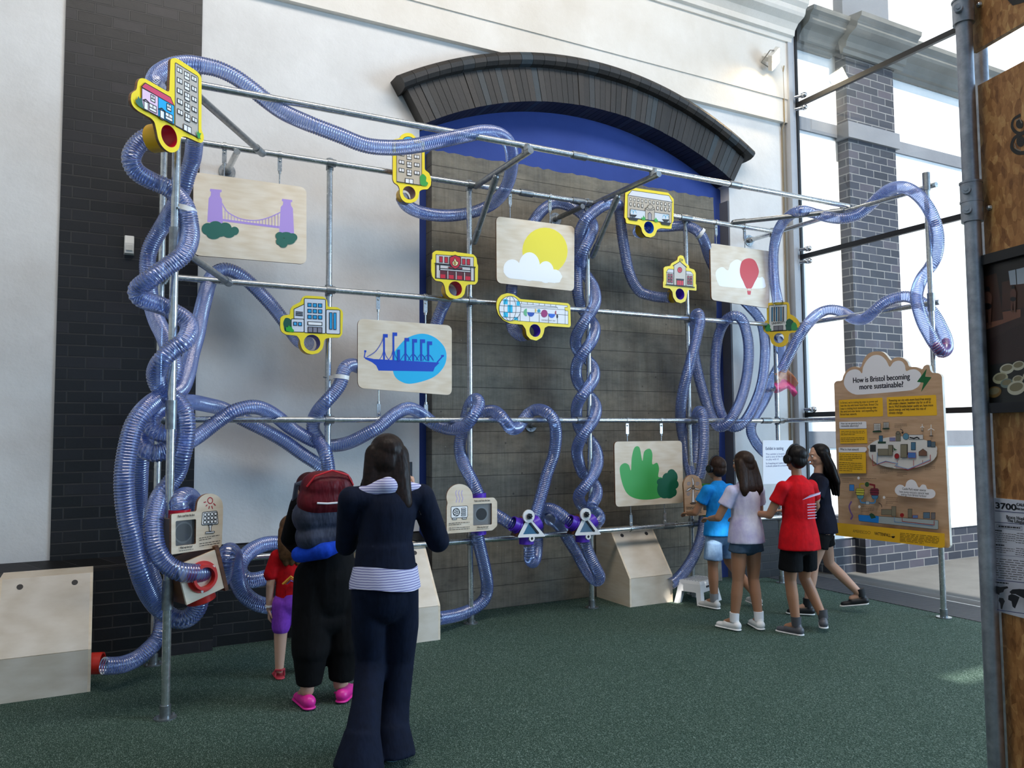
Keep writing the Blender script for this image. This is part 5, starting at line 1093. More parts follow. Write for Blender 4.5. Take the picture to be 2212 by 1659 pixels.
# ------------------------------------------------------------------ wall things
c = at(279, 530, 6.63); t = thing('motion_detector', 'small white motion detector on the black brick pilaster', 'sensor', tuple(c-Vector((0, 0, .075))))
mb = MB(); x, y, z = c
mb.add([(x-.035, 6.64, z-.072), (x+.035, 6.64, z-.072), (x+.035, 6.64, z+.072), (x-.035, 6.64, z+.072), (x-.03, 6.60, z-.065), (x+.03, 6.60, z-.065), (x+.032, 6.59, z+.01), (x-.032, 6.59, z+.01), (x+.03, 6.60, z+.068), (x-.03, 6.60, z+.068)],
       [(4, 5, 6, 7), (7, 6, 8, 9), (0, 1, 5, 4), (3, 9, 8, 2), (0, 4, 7, 9, 3), (1, 2, 8, 6, 5)]); obj('housing', mb, flat('eeeeea', .4), t)
mb = MB(); mb.box((x-.022, 6.588, z-.045), (x+.022, 6.60, z-.005)); obj('lens', mb, flat('dcdcd6', .2), t)
c = at(1676, 128, 6.42); t = thing('floodlight', 'lit warm floodlight fixed below the cornice by the glass', 'lamp', (c.x, 6.58, c.z-.1))
M = Matrix.Translation(c) @ Matrix.Rotation(.5, 4, 'Z') @ Matrix.Rotation(.45, 4, 'X') @ Matrix.Rotation(.6, 4, 'Y')
mb = MB(); mb.box((-.10, .0, -.085), (.10, .05, .085), M=M); mb.box((-.03, .05, -.03), (.03, .16, .03), M=M); obj('housing', mb, flat('d8d6d0', .4), t)
mb = MB(); mb.box((-.092, -.004, -.078), (.092, .0, .078), M=M); obj('lamp_glass', mb, M_lamp, t)
mb = MB(); mb.tube([M @ Vector(v) for v in ((-.11, .02, 0), (-.12, .06, -.02), (0, .13, -.10), (.12, .06, -.02), (.11, .02, 0))], .007, 8); obj('bracket', mb, flat('8a8780', .4), t, True)
l = bpy.data.lights.new('floodlight_beam', 'SPOT'); l.energy = 45; l.color = (1, .78, .48); l.spot_size = 2.0; l.spot_blend = .8; l.shadow_soft_size = .08
lo = bpy.data.objects.new('floodlight_beam', l); COL.objects.link(lo); lo.location = M @ Vector((0, -.03, 0)); lo.rotation_euler = Vector((-.55, .35, -.85)).to_track_quat('-Z', 'Y').to_euler()
mb = MB(); mb.tube([(7.165, 6.56, 5.97), (7.175, 6.59, 5.9), (7.18, 6.59, 5.3)], .007, 8); mb.tube([(7.18, 6.59, 5.3), (7.18, 6.64, 5.2), (7.18, 6.65, .7)], .004, 8); tag(obj('cable', mb, flat('a58e66', .5), None, True), 'thin brownish cable running down beside the glass from the floodlight', 'cable')
# ------------------------------------------------------------------ near right: scaffold tube display
px, py = 2.401, 1.468; RP = .0235
t = thing('scaffold_display', 'grey scaffold tubes carrying brown chipboard panels at the right edge', 'stand', (px, py, 0)); SD = t
mb = MB(); mb.cyl((px, py, 0), (px, py, 4.2), RP, n=32); obj('tube', mb, M_pole, t, True)
DIR = Vector((.25, .968, 0)).normalized(); PD = Plane((2.44, 1.465), tuple(-DIR.xy)); 
q = Vector((px, py, 0))+DIR*(-.0)+Vector((.075, .045, 0))
mb = MB(); q2 = atX(2118, 150, 2.60); mb.cyl((q2.x, q2.y, 0), (q2.x, q2.y, 4.2), RP, n=32); obj('tube', mb, M_pole, t, True)
for zz, h in ((at(2105, 37, py).z, .075), (at(2110, 418, py).z, .06), (at(2110, 460, py).z, .065)):
    mb = MB(); mb.cyl((px, py, zz-h/2), (px, py, zz+h/2), .031, n=32); mb.cyl((px, py, zz+h/2-.004), (px, py, zz+h/2+.002), .033, n=32)
    mb.cyl((px-.028, py-.004, zz), (px-.046, py-.012, zz), .013, n=18); mb.cyl((px-.046, py-.012, zz), (px-.049, py-.0135, zz), .0065, n=6); obj('tube_clamp', mb, M_pole, t, True)
def pdq(pts): return [PD.pix(*p) for p in pts]
s0 = PD.pix(2100, 60)[0]; E_ = 1.15
za = PD.pix(2098, 115)[1]; zbb = PD.pix(2112, 185)[1]
for z0, z1, s1 in ((za, 4.0, PD.pix(2099, 100)[0]), (0.05, zbb, PD.pix(2112, 190)[0])):
    slab(PD, [(s1, z0), (E_, z0), (E_, z1), (s1, z1)], [], -.018, 0, [M_osb, M_osb, M_osb], 'chipboard_panel', t)
for x, y in ((2117, 10), (2139, 449)):
    a = PD.pix(x, y); mb = MB(); mb.sph(PD.to3(a, .003), (.008, .008, .008), 16, 8); mb.cyl(PD.to3(a, 0), PD.to3(a, .003), .0095, n=18); obj('screw', mb, M_chrome, t, True)
p = Pic(PD, 0, 0, 1, .0006); gk = flat('22201f', .5)
p.line([(2205,248),(2190,258),(2187,275),(2198,287),(2212,285),(2222,270)], .009, gk, sm=5); p.line([(2212,287),(2192,298),(2186,318),(2200,330),(2225,328)], .011, gk, sm=5); p.ell(2203,268,8,10,gk); p.ell(2205,305,9,12,gk); p.line([(2195,262),(2203,256),(2208,266)], .003, flat('8a8175', .5)); p.line([(2192,310),(2196,322),(2206,326)], .003, flat('8a8175', .5))
p.done(t, 'painted_numeral'); p = Pic(PD, 0, 0, 1, .0006); p.fill([(2172,-5),(2188,12),(2215,4),(2240,-20)], gk); p.done(t, 'painted_mark')
# framed photo
fq = pdq([(2107,562),(2250,528),(2250,895),(2121,892)]); z1 = fq[0][1]; z0 = fq[3][1]; s1 = PD.pix(2110, 570)[0]; s2 = s1+.85
t = thing('framed_picture', 'black framed dark photograph of bowls of food hung on the chipboard', 'picture', PD.to3((s1+.4, z0), .03))
z0 -= .002; w = .030
slab(PD, [(s1, z0), (s2, z0), (s2, z1), (s1, z1)], [[(s1+w, z0+w), (s2-w, z0+w), (s2-w, z1-w), (s1+w, z1-w)]], .0, .035, [flat('0d0d0f', .35), flat('0d0d0f', .35), BLK], 'frame', t)
ph = PD
p = Pic(PD, 0, 0, 1, .012)
p.L([(s1+w*.8, z0+w*.8), (s2-w*.8, z0+w*.8), (s2-w*.8, z1-w*.8), (s1+w*.8, z1-w*.8)], flat('2a1c17', .3))
p.fill([(2128,700),(2212,665),(2290,640),(2290,880),(2128,885)], flat('3a2622', .3)); p.fill([(2128,700),(2165,675),(2212,668),(2212,690),(2160,705),(2128,722)], flat('8a5a46', .3)); p.fill([(2130,715),(2212,685),(2290,660),(2290,690),(2212,700),(2133,740)], flat('43302b', .3))
p.fill([(2128,600),(2160,590),(2175,690),(2128,700)], flat('4a2d20', .3)); p.fill([(2172,610),(2212,600),(2250,590),(2250,660),(2172,672)], flat('4f3023', .3))
p.fill([(2186,586),(2212,580),(2240,572),(2240,610),(2212,614),(2190,616)], flat('b8c2d2', .3)); p.line([(2202,582),(2204,615)], .003, BLK)
p.fill([(2132,790),(2290,770),(2290,872),(2136,875)], flat('252320', .3))
for x, y, rx, ry, c in ((2183,797,16,11,'d8d4c0'),(2208,790,14,10,'d2cdb8'),(2169,817,17,12,'c9c2a0'),(2183,828,14,10,'7e8d88'),(2207,820,12,9,'d0c8b0'),(2204,838,20,15,'d6cfba'),(2156,847,16,12,'8a6a3a'),(2232,812,14,10,'c8c0aa')):
    p.ell(x,y,rx,ry,flat(c,.3),rot=-15); p.ell(x,y-2,rx*.75,ry*.6,flat('8f8466',.3),rot=-15)
for x, y, s in ((2142,660,1.0),(2198,645,.7)):
    sk = flat('6b4436', .3); p.ell(x,y-34*s,5*s,7*s,flat('1c1311',.3)); p.ell(x,y-14*s,10*s,16*s,sk); p.fill([(x-8*s,y),(x+9*s,y),(x+7*s,y+42*s),(x+2*s,y+42*s),(x,y+10*s),(x-3*s,y+42*s),(x-7*s,y+42*s)], sk); p.ell(x,y+2*s,9*s,7*s,flat('141012',.3))
p.done(t, 'photograph')
mb = MB(); mb.add([PD.to3(v, .020) for v in ((s1+w*.7, z0+w*.7), (s2-w*.7, z0+w*.7), (s2-w*.7, z1-w*.7), (s1+w*.7, z1-w*.7))], [(0, 1, 2, 3)]); obj('glass', mb, M_glass, t)
# printed sheet
fz1 = PD.pix(2148, 1075)[1]; fz0 = PD.pix(2155, 1320)[1]; s1 = PD.pix(2149, 1100)[0]; s2 = s1+.50
t = thing('printed_sheet', 'white printed sheet with 3700 calories heading and world map on the chipboard', 'poster', PD.to3((s1+.2, fz0), .01))
slab(PD, [(s1, fz0), (s2, fz0), (s2, fz1), (s1, fz1)], [], .0, .004, [flat('dfe0ee', .5), WHT, WHT], 'sheet', t)
p = Pic(PD, 2080, 1030, 4.485, .0045); NV = flat('333a6e', .5); ink = '1a1a22'
p.text('3700', 325, 302, .025, ink, bold=.0014, x2=522); p.text('CALORIES', 532, 280, .012, ink, bold=.0006); p.text('PER DAY', 532, 318, .008, ink, bold=.0005)
def hl(y, w=.0016, k=.08): p.line([(325,y),(900,y+k*575)], w, NV)
hl(328, .002); hl(438); p.text('Bruce Hopkins', 435, 400, .0135, ink, bold=.0004); p.text('The Lifeguard', 445, 434, .0135, ink, bold=.0004)
p.fill([(345,462),(590,482),(592,518),(345,490)], None, NV, w=.0008); p.rows(362,478,575,.08,1,10,.004,ink,1)
p.rows(333,518,400,.08,1,10,.004,ink,1); p.rows(336,540,540,.1,5,20,.0016); p.rows(338,655,440,.08,1,10,.004,ink,1); p.rows(338,680,540,.1,3,20,.0016); p.rows(565,545,800,.1,5,22,.0018); p.rows(570,690,800,.1,4,20,.0018); hl(748,.001)
p.rows(345,785,860,.1,9,22,.0018); hl(985, .002, .1); p.rows(370,1012,530,.1,1,10,.004,ink,1)
p.fill([(365,1062),(400,1050),(450,1062),(520,1055),(530,1072),(490,1085),(480,1110),(445,1120),(440,1140),(425,1130),(400,1120),(390,1085)], ink); p.fill([(440,1165),(480,1170),(495,1200),(480,1235),(468,1280),(455,1270),(450,1220),(435,1195)], ink); p.fill([(530,1145),(560,1130),(600,1140),(640,1160),(620,1210),(595,1270),(570,1250),(560,1200),(528,1185)], ink); p.fill([(540,1110),(570,1085),(640,1080),(760,1090),(820,1120),(760,1160),(680,1170),(600,1130),(560,1130)], ink); p.fill([(775,1220),(830,1215),(850,1250),(800,1262)], ink)
p.line([(360,1272),(900,1350)], .002, NV); p.done(t)
# ------------------------------------------------------------------ step stool
sc0 = fl(1548, 1300); yaw = .35
M = Matrix.Translation((5.17, 5.98, 0)) @ Matrix.Rotation(yaw, 4, 'Z')
t = thing('step_stool', 'small white plastic step stool behind the boy in blue', 'stool', (5.17, 5.98, 0)); W_ = flat('eef0f2', .35)
mb = MB()
def fr_(x0, x1, y0, y1, z, X0, X1, Y0, Y1, Z): return mb.add([M @ Vector(v) for v in ((x0,y0,z),(x1,y0,z),(x1,y1,z),(x0,y1,z),(X0,Y0,Z),(X1,Y0,Z),(X1,Y1,Z),(X0,Y1,Z))], [(0,3,2,1),(4,5,6,7),(0,1,5,4),(1,2,6,5),(2,3,7,6),(3,0,4,7)])
fr_(-.165, .165, -.115, .115, .19, -.155, .155, -.105, .105, .215); fr_(-.175, .175, -.125, .125, .115, -.165, .165, -.115, .115, .19); obj('top', mb, W_, t)
for sx in (-1, 1):
    for sy in (-1, 1):
        mb = MB(); a, b = sorted((sx*.20, sx*.135)); c_, d_ = sorted((sy*.145, sy*.10)); a2, b2 = sorted((sx*.175, sx*.115)); c2, d2 = sorted((sy*.125, sy*.075)); fr_(a, b, c_, d_, 0, a2, b2, c2, d2, .116); obj('leg', mb, W_, t)
mb = MB()
for i in range(9):
    for j in range(6): q = M @ Vector((-.12+i*.03, -.075+j*.03, .2155)); mb.cyl(q, q+Vector((0, 0, .002)), .005, n=8)
obj('grip_dots', mb, flat('3a3c40', .6), t); mb = MB()
for s in (-.05, -.02): q = M @ Vector((s, -.1255, .16)); mb.cyl(q, q+(M.to_3x3() @ Vector((0, .01, 0))), .010, n=14)
obj('handle_hole', mb, flat('2c2e33', .6), t)
# ------------------------------------------------------------------ people
dg0 = bpy.context.evaluated_depsgraph_get
def blob(name, mb, mat, parent, vox=.008, smooth=6, label=None):
    """fuse limbs into one continuous skin"""
    me = bpy.data.meshes.new('tmp'); me.from_pydata([tuple(v) for v in mb.v], [], mb.f); o = bpy.data.objects.new('tmp', me); COL.objects.link(o)
    r = o.modifiers.new('r', 'REMESH'); r.mode = 'VOXEL'; r.voxel_size = vox
    if smooth: s = o.modifiers.new('s', 'SMOOTH'); s.factor = .5; s.iterations = smooth
    dg = dg0(); dg.update(); m2 = bpy.data.meshes.new_from_object(o.evaluated_get(dg)); bpy.data.objects.remove(o); bpy.data.meshes.remove(me)
    out = MB(); out.v = [v.co.copy() for v in m2.vertices]; out.f = [list(p.vertices) for p in m2.polygons]; out.m = [0]*len(out.f); bpy.data.meshes.remove(m2)
    ob = obj(name, out, mat, parent, label=label)
    for p in ob.data.polygons: p.use_smooth = True
    return ob
def cloth(name, c1, c2=None, k=18, st=.35, rough=.85):
    t = NT(name); g = t.pos(); n = t.noise(g, k, 4); t.bump(t.noise(t.pos((1, 1, .35)), 11, 3), st, .03)
    return t.done(t.ramp(n, [(.3, c2 or c1), (.7, c1)]), rough, spec=.2)
SK1 = flat('c99d84', .55); SK2 = flat('a8795c', .55); SK3 = flat('8a5f45', .55); SK0 = flat('d4a890', .55)
class Body:
    def __init__(s, x, y, yaw, H):
        s.M = Matrix.Translation((x, y, 0)) @ Matrix.Rotation(-yaw, 4, 'Z'); s.H = H; s.F = (s.M.to_3x3() @ Vector((0, 1, 0))); s.J = {}
    def p(s, x, y, z): return s.M @ Vector((x*s.H, y*s.H, z*s.H))
def ecyl(mb, b, prof, n=30):
    """open-bodied garment section with flat ends: rows of (x, y, z, half width, half depth)"""
    rt = b.M.to_3x3() @ Vector((1, 0, 0)); K = len(prof)
    mb.add([b.p(x, y, z)+rt*rx*math.cos(6.2832*i/n)+b.F*ry*math.sin(6.2832*i/n) for x, y, z, rx, ry in prof for i in range(n)], [(k*n+i, k*n+(i+1) % n, (k+1)*n+(i+1) % n, (k+1)*n+i) for k in range(K-1) for i in range(n)]+[tuple(range(n-1, -1, -1)), tuple(range((K-1)*n, K*n))])
def limb(mb, pts, rad, fw, sq=1.0):
    for i in range(len(pts)-1): mb.cap(pts[i], rad[i], pts[i+1], rad[i+1], fw, sq)
def hand(mb, w, d, pn, k=1.0, curl=.35, side=1):
    """w wrist, d pointing direction, pn palm normal; four fingers and a thumb"""
    d = d.normalized(); pn = (pn-d*pn.dot(d)).normalized(); a = d.cross(pn)*side; S = .082*k
    mb.cap(w, .017*k, w+d*S*.5, .026*k, pn, .5); mb.cap(w+d*S*.3, .024*k, w+d*S, .030*k, pn, .42)
    for i, (L, o) in enumerate(((.062, -1.5), (.070, -.5), (.066, .5), (.052, 1.5))):
        b = w+d*S*1.02+a*o*.0165*k; c1 = curl*(.8+.15*i); e = b+(d*math.cos(c1)+pn*math.sin(c1))*L*.5*k; c2 = curl*2.1
        g = e+(d*math.cos(c2)+pn*math.sin(c2))*L*.32*k; c3 = curl*3.0; h = g+(d*math.cos(c3)+pn*math.sin(c3))*L*.25*k
        mb.cap(b-d*.012*k, .0085*k, e, .0080*k, pn); mb.cap(e, .0080*k, g, .0075*k, pn); mb.cap(g, .0075*k, h, .0062*k, pn)
    tb = w+d*S*.28-a*.022*k; t1 = tb+(d*.75-a*.75+pn*.25).normalized()*.036*k; t2 = t1+(d*.95-a*.25+pn*.3).normalized()*.030*k
    mb.cap(tb, .012*k, t1, .0098*k, pn); mb.cap(t1, .0098*k, t2, .008*k, pn)
def head(mb, c, fwd, up, k=1.0):
    """skull, jaw, nose, ears, lips; c = head centre"""
    fwd = fwd.normalized(); up = (up-fwd*up.dot(fwd)).normalized(); rt = fwd.cross(up); B = Matrix((rt, fwd, up)).transposed()
    Q = lambda x, y, z: c+B @ Vector((x*k, y*k, z*k))
    mb.sph(Q(0, -.008, .022), (.074*k, .092*k, .088*k), 20, 14, M=B); mb.sph(Q(0, .018, -.030), (.058*k, .070*k, .072*k), 20, 14, M=B); mb.sph(Q(0, .050, -.082), (.030*k, .028*k, .024*k), M=B)
    mb.cap(Q(0, .085, .012), .009*k, Q(0, .103, -.026), .013*k, fwd); mb.sph(Q(0, .108, -.030), .010*k)
    mb.sph(Q(0, .086, -.058), (.022*k, .010*k, .007*k), M=B); mb.sph(Q(0, .083, -.066), (.020*k, .011*k, .007*k), M=B)
    for s in (-1, 1):
        mb.sph(Q(s*.078, -.004, -.008), (.008*k, .020*k, .032*k), M=B); mb.sph(Q(s*.040, .058, -.022), (.022*k, .022*k, .022*k), M=B)
        mb.cap(Q(s*.018, .084, .028), .008*k, Q(s*.046, .072, .030), .007*k, fwd)
    return Q
def face_bits(Q, parent, k=1.0, iris='3a2a20', lip='a8625a'):
    for s in (-1, 1):
        mb = MB(); mb.sph(Q(s*.031, .074, .008), .0115*k, 14, 10); mb.sph(Q(s*.032, .0825, .008), .0058*k, 12, 8, m=1); obj('eye', mb, [flat('f0ece8', .2), flat(iris, .2)], parent, True)
    mb = MB(); mb.sph(Q(0, .095, -.059), (.021*k, .006*k, .0045*k)); mb.sph(Q(0, .092, -.066), (.018*k, .006*k, .0045*k)); obj('lips', mb, flat(lip, .4), parent, True)
def shoe(parent, heel, toe, mat, solem, k=1.0, name='shoe', lift=0.0, top=True):
    heel = Vector(heel); toe = Vector(toe); d = (toe-heel); L = d.length; d.normalize(); up = Vector((0, 0, 1)); mb = MB()
    mb.cap(heel+up*.046*k, .040*k, heel+d*L*.5+up*.042*k, .040*k, up, 1.0); mb.cap(heel+d*L*.35+up*.036*k, .040*k, toe-d*.035*k+up*.030*k, .036*k, up, .72)
    if top: mb.cap(heel+d*.012+up*.05*k, .036*k, heel+d*.014+up*.085*k, .033*k, d)
    o = blob(name, mb, mat, parent, .006*max(k, .8), 3)
    mb = MB(); mb.cap(heel+up*.013*k, .040*k, toe-d*.03*k+up*.012*k, .041*k, up, .30); obj('sole', mb, solem, o, True)
    return o
UP = Vector((0, 0, 1))
# ---- woman in navy, walking, photographing with a phone
def woman():
    b = Body(1.305, 3.84, .12, 1.625); P = b.p; F = b.F
    t = thing('person', 'person with long dark hair in navy sweatshirt and flared navy trousers, walking with phone raised', 'person', (1.305, 3.84, 0))
    pel = P(.0, 0, .53); ch = P(.01, -.005, .72); nk = P(.012, .005, .835); hd = P(.012, .03, .925)
    hipL, hipR = P(-.05, 0, .52), P(.05, 0, .52); knL, anL = P(-.035, .04, .30), P(-.085, -.10, .085); knR, anR = P(.055, .05, .29), P(.022, .02, .055)
    shL, shR = P(-.105, 0, .80), P(.115, 0, .80); elL, wrL = P(-.105, .09, .65), P(.0, .18, .72); elR = P(.178, .035, .655); wrR = P(.125, .15, .79)
    mb = MB(); limb(mb, [pel, P(0, 0, .62), ch, P(.01, 0, .79)], [.105, .105, .12, .085], F, .72); mb.cap(nk-UP*.03, .05, hd-UP*.05, .047, F)
    limb(mb, [hipL, knL, anL], [.068, .052, .036], F); limb(mb, [hipR, knR, anR], [.068, .052, .036], F); limb(mb, [shL, elL, wrL], [.045, .037, .024], F); limb(mb, [shR, elR, wrR], [.045, .037, .024], F)
    mb.cap(anL, .036, anL+Vector((.0, .09, -.05)), .03, UP); mb.cap(anR, .036, anR+Vector((.02, .10, -.045)), .03, UP)
    Q = head(mb, hd, (F+Vector((.25, 0, 0))), UP, 1.0); hand(mb, wrL, Vector((.7, .6, .3)), Vector((0, 1, 0)), 1, .5, 1); hand(mb, wrR, Vector((.05, .25, 1)), Vector((-1, .3, 0)), 1, .75, -1)
    body = blob('body', mb, SK1, t, .0062, 2); face_bits(Q, t)
    h = MB(); c = hd
    h.sph(Q(0, -.016, .036), (.088, .100, .088), 20, 14); h.sph(Q(0, -.045, -.02), (.090, .075, .10), 20, 14)
    for s, x in ((-1, -.05), (0, 0), (1, .05)): limb(h, [Q(x*.9, -.055, .01), Q(x*1.3, -.085, -.13), Q(x*1.6, -.10, -.22), Q(x*1.3, -.095, -.31)], [.068, .058, .05, .028], F, .6)
    for s in (-1, 1): limb(h, [Q(s*.055, .0, .02), Q(s*.062, -.03, -.09), Q(s*.072, -.06, -.20), Q(s*.080, -.075, -.28)], [.036, .036, .032, .014], F, .8)
    for i in range(9): s = random.choice((-1, 1)); z = random.uniform(-.24, -.1); limb(h, [Q(s*.08, -.03, .0), Q(s*(.10+random.random()*.03), -.04, z), Q(s*(.13+random.random()*.05), -.05, z-.14)], [.010, .006, .004], F)
    blob('hair', h, cloth('dark_brown_hair', '2a1c17', '17100e', 60, .5, .45), t, .0055, 2)
    s_ = MB(); NVY = cloth('navy_jersey', '111a30', '0c1325')
    limb(s_, [P(0, 0, .64), P(0, 0, .67), P(.01, 0, .76), P(.01, 0, .805)], [.138, .136, .145, .10], F, .80)
    limb(s_, [shL, elL, wrL], [.066, .055, .042], F); limb(s_, [shR, elR, P(.142, .115, .755)], [.068, .062, .044], F); limb(s_, [shL, P(0, 0, .80), shR], [.062, .08, .062], F); mb8 = 0
    n = 28; rt = b.M.to_3x3() @ Vector((1, 0, 0)); zz = [(.66, .142), (.62, .150), (.575, .160)]; v_ = [P(0, 0, z)+rt*q*math.cos(6.2832*i/n)+F*q*.80*math.sin(6.2832*i/n) for z, q in zz for i in range(n)]
    s_.add(v_, [(k*n+i, k*n+(i+1) % n, (k+1)*n+(i+1) % n, (k+1)*n+i) for k in (0, 1) for i in range(n)]+[tuple(range(n-1, -1, -1)), tuple(range(2*n, 3*n))])
    blob('sweatshirt', s_, NVY, t, .009, 6)
    s_ = MB(); limb(s_, [P(0, -.01, .552), P(0, -.01, .585)], [.142, .142], F, .82)
    tm = NT('lavender_striped_cotton'); w = tm.n('ShaderNodeTexWave'); w.bands_direction = 'Z'; w.inputs['Scale'].default_value = 26; w.inputs['Distortion'].default_value = 1.2; tm.l(tm.pos(), w.inputs[0]); ST = tm.done(tm.ramp(w.outputs['Fac'], [(.3, '8f8ec0'), (.6, 'd8d9f2')]), .8)
    sh = MB(); 
    for i in range(1): pass
    mbb = MB(); n = 40
    for z, rx, ry in ((.595, .150, .122), (.575, .156, .127), (.550, .164, .134), (.530, .166, .136)):
        for i in range(n):
            a = 2*math.pi*i/n; r = 1+.012*math.sin(a*9+z*90); c = P(0, 0, z); rt = b.M.to_3x3() @ Vector((1, 0, 0)); mbb.v.append(c+rt*rx*1.07*math.cos(a)*r+F*ry*1.07*math.sin(a)*r+UP*.012*math.sin(a*2))
    for k_ in range(3):
        for i in range(n): mbb.f.append([k_*n+i, k_*n+(i+1) % n, (k_+1)*n+(i+1) % n, (k_+1)*n+i]); mbb.m.append(0)
    o = obj('shirt_hem', mbb, ST, t)
    for pp in o.data.polygons: pp.use_smooth = True
    cl = MB(); limb(cl, [P(-.085, -.01, .815), P(0, -.035, .838), P(.10, -.01, .822)], [.034, .05, .034], F, .8); blob('shirt_collar', cl, ST, t, .008, 3)
    s_ = MB(); limb(s_, [P(0, 0, .56), P(0, 0, .50)], [.128, .138], F, .82)
    limb(s_, [hipL, P(-.045, .02, .40), knL, P(-.06, -.03, .20), P(-.08, -.07, .12)], [.088, .088, .078, .074, .085], F, .95); s_.cyl(P(-.08, -.07, .13), P(-.095, -.09, .035), .085, .125); limb(s_, [hipR, P(.058, .03, .40), knR, P(.038, .03, .16), P(.026, .01, .10)], [.09, .09, .080, .076, .085], F, .95); s_.cyl(P(.026, .01, .11), P(.022, .0, .022), .085, .122)
    blob('trousers', s_, NVY, t, .010, 5)
    shoe(t, anL+Vector((-.02, -.03, -.125)), anL+Vector((.03, .17, -.13)), flat('161619', .5), flat('7fb6cf', .4)); shoe(t, anR+Vector((0, -.03, -.083)), anR+Vector((.04, .18, -.083)), flat('161619', .5), flat('7fb6cf', .4))
    c = wrR+Vector((-.03, .035, .115)); Mx = Matrix.Translation(c) @ Matrix.Rotation(-.15, 4, 'Z')
    ph = thing('phone', 'dark phone held up by the person in navy', 'phone', tuple(c-UP*.07)); mb = MB(); mb.box((-.036, -.004, -.07), (.036, .004, .07), M=Mx); obj('case', mb, flat('101012', .3), ph)
    mb = MB(); mb.box((-.033, -.0048, -.066), (.033, -.0041, .066), M=Mx); obj('screen', mb, flat('26303a', .1), ph); mb = MB(); mb.cyl(Mx @ Vector((.02, .004, .05)), Mx @ Vector((.02, .006, .05)), .008, n=14); obj('camera_lens', mb, flat('050505', .1), ph)
woman()
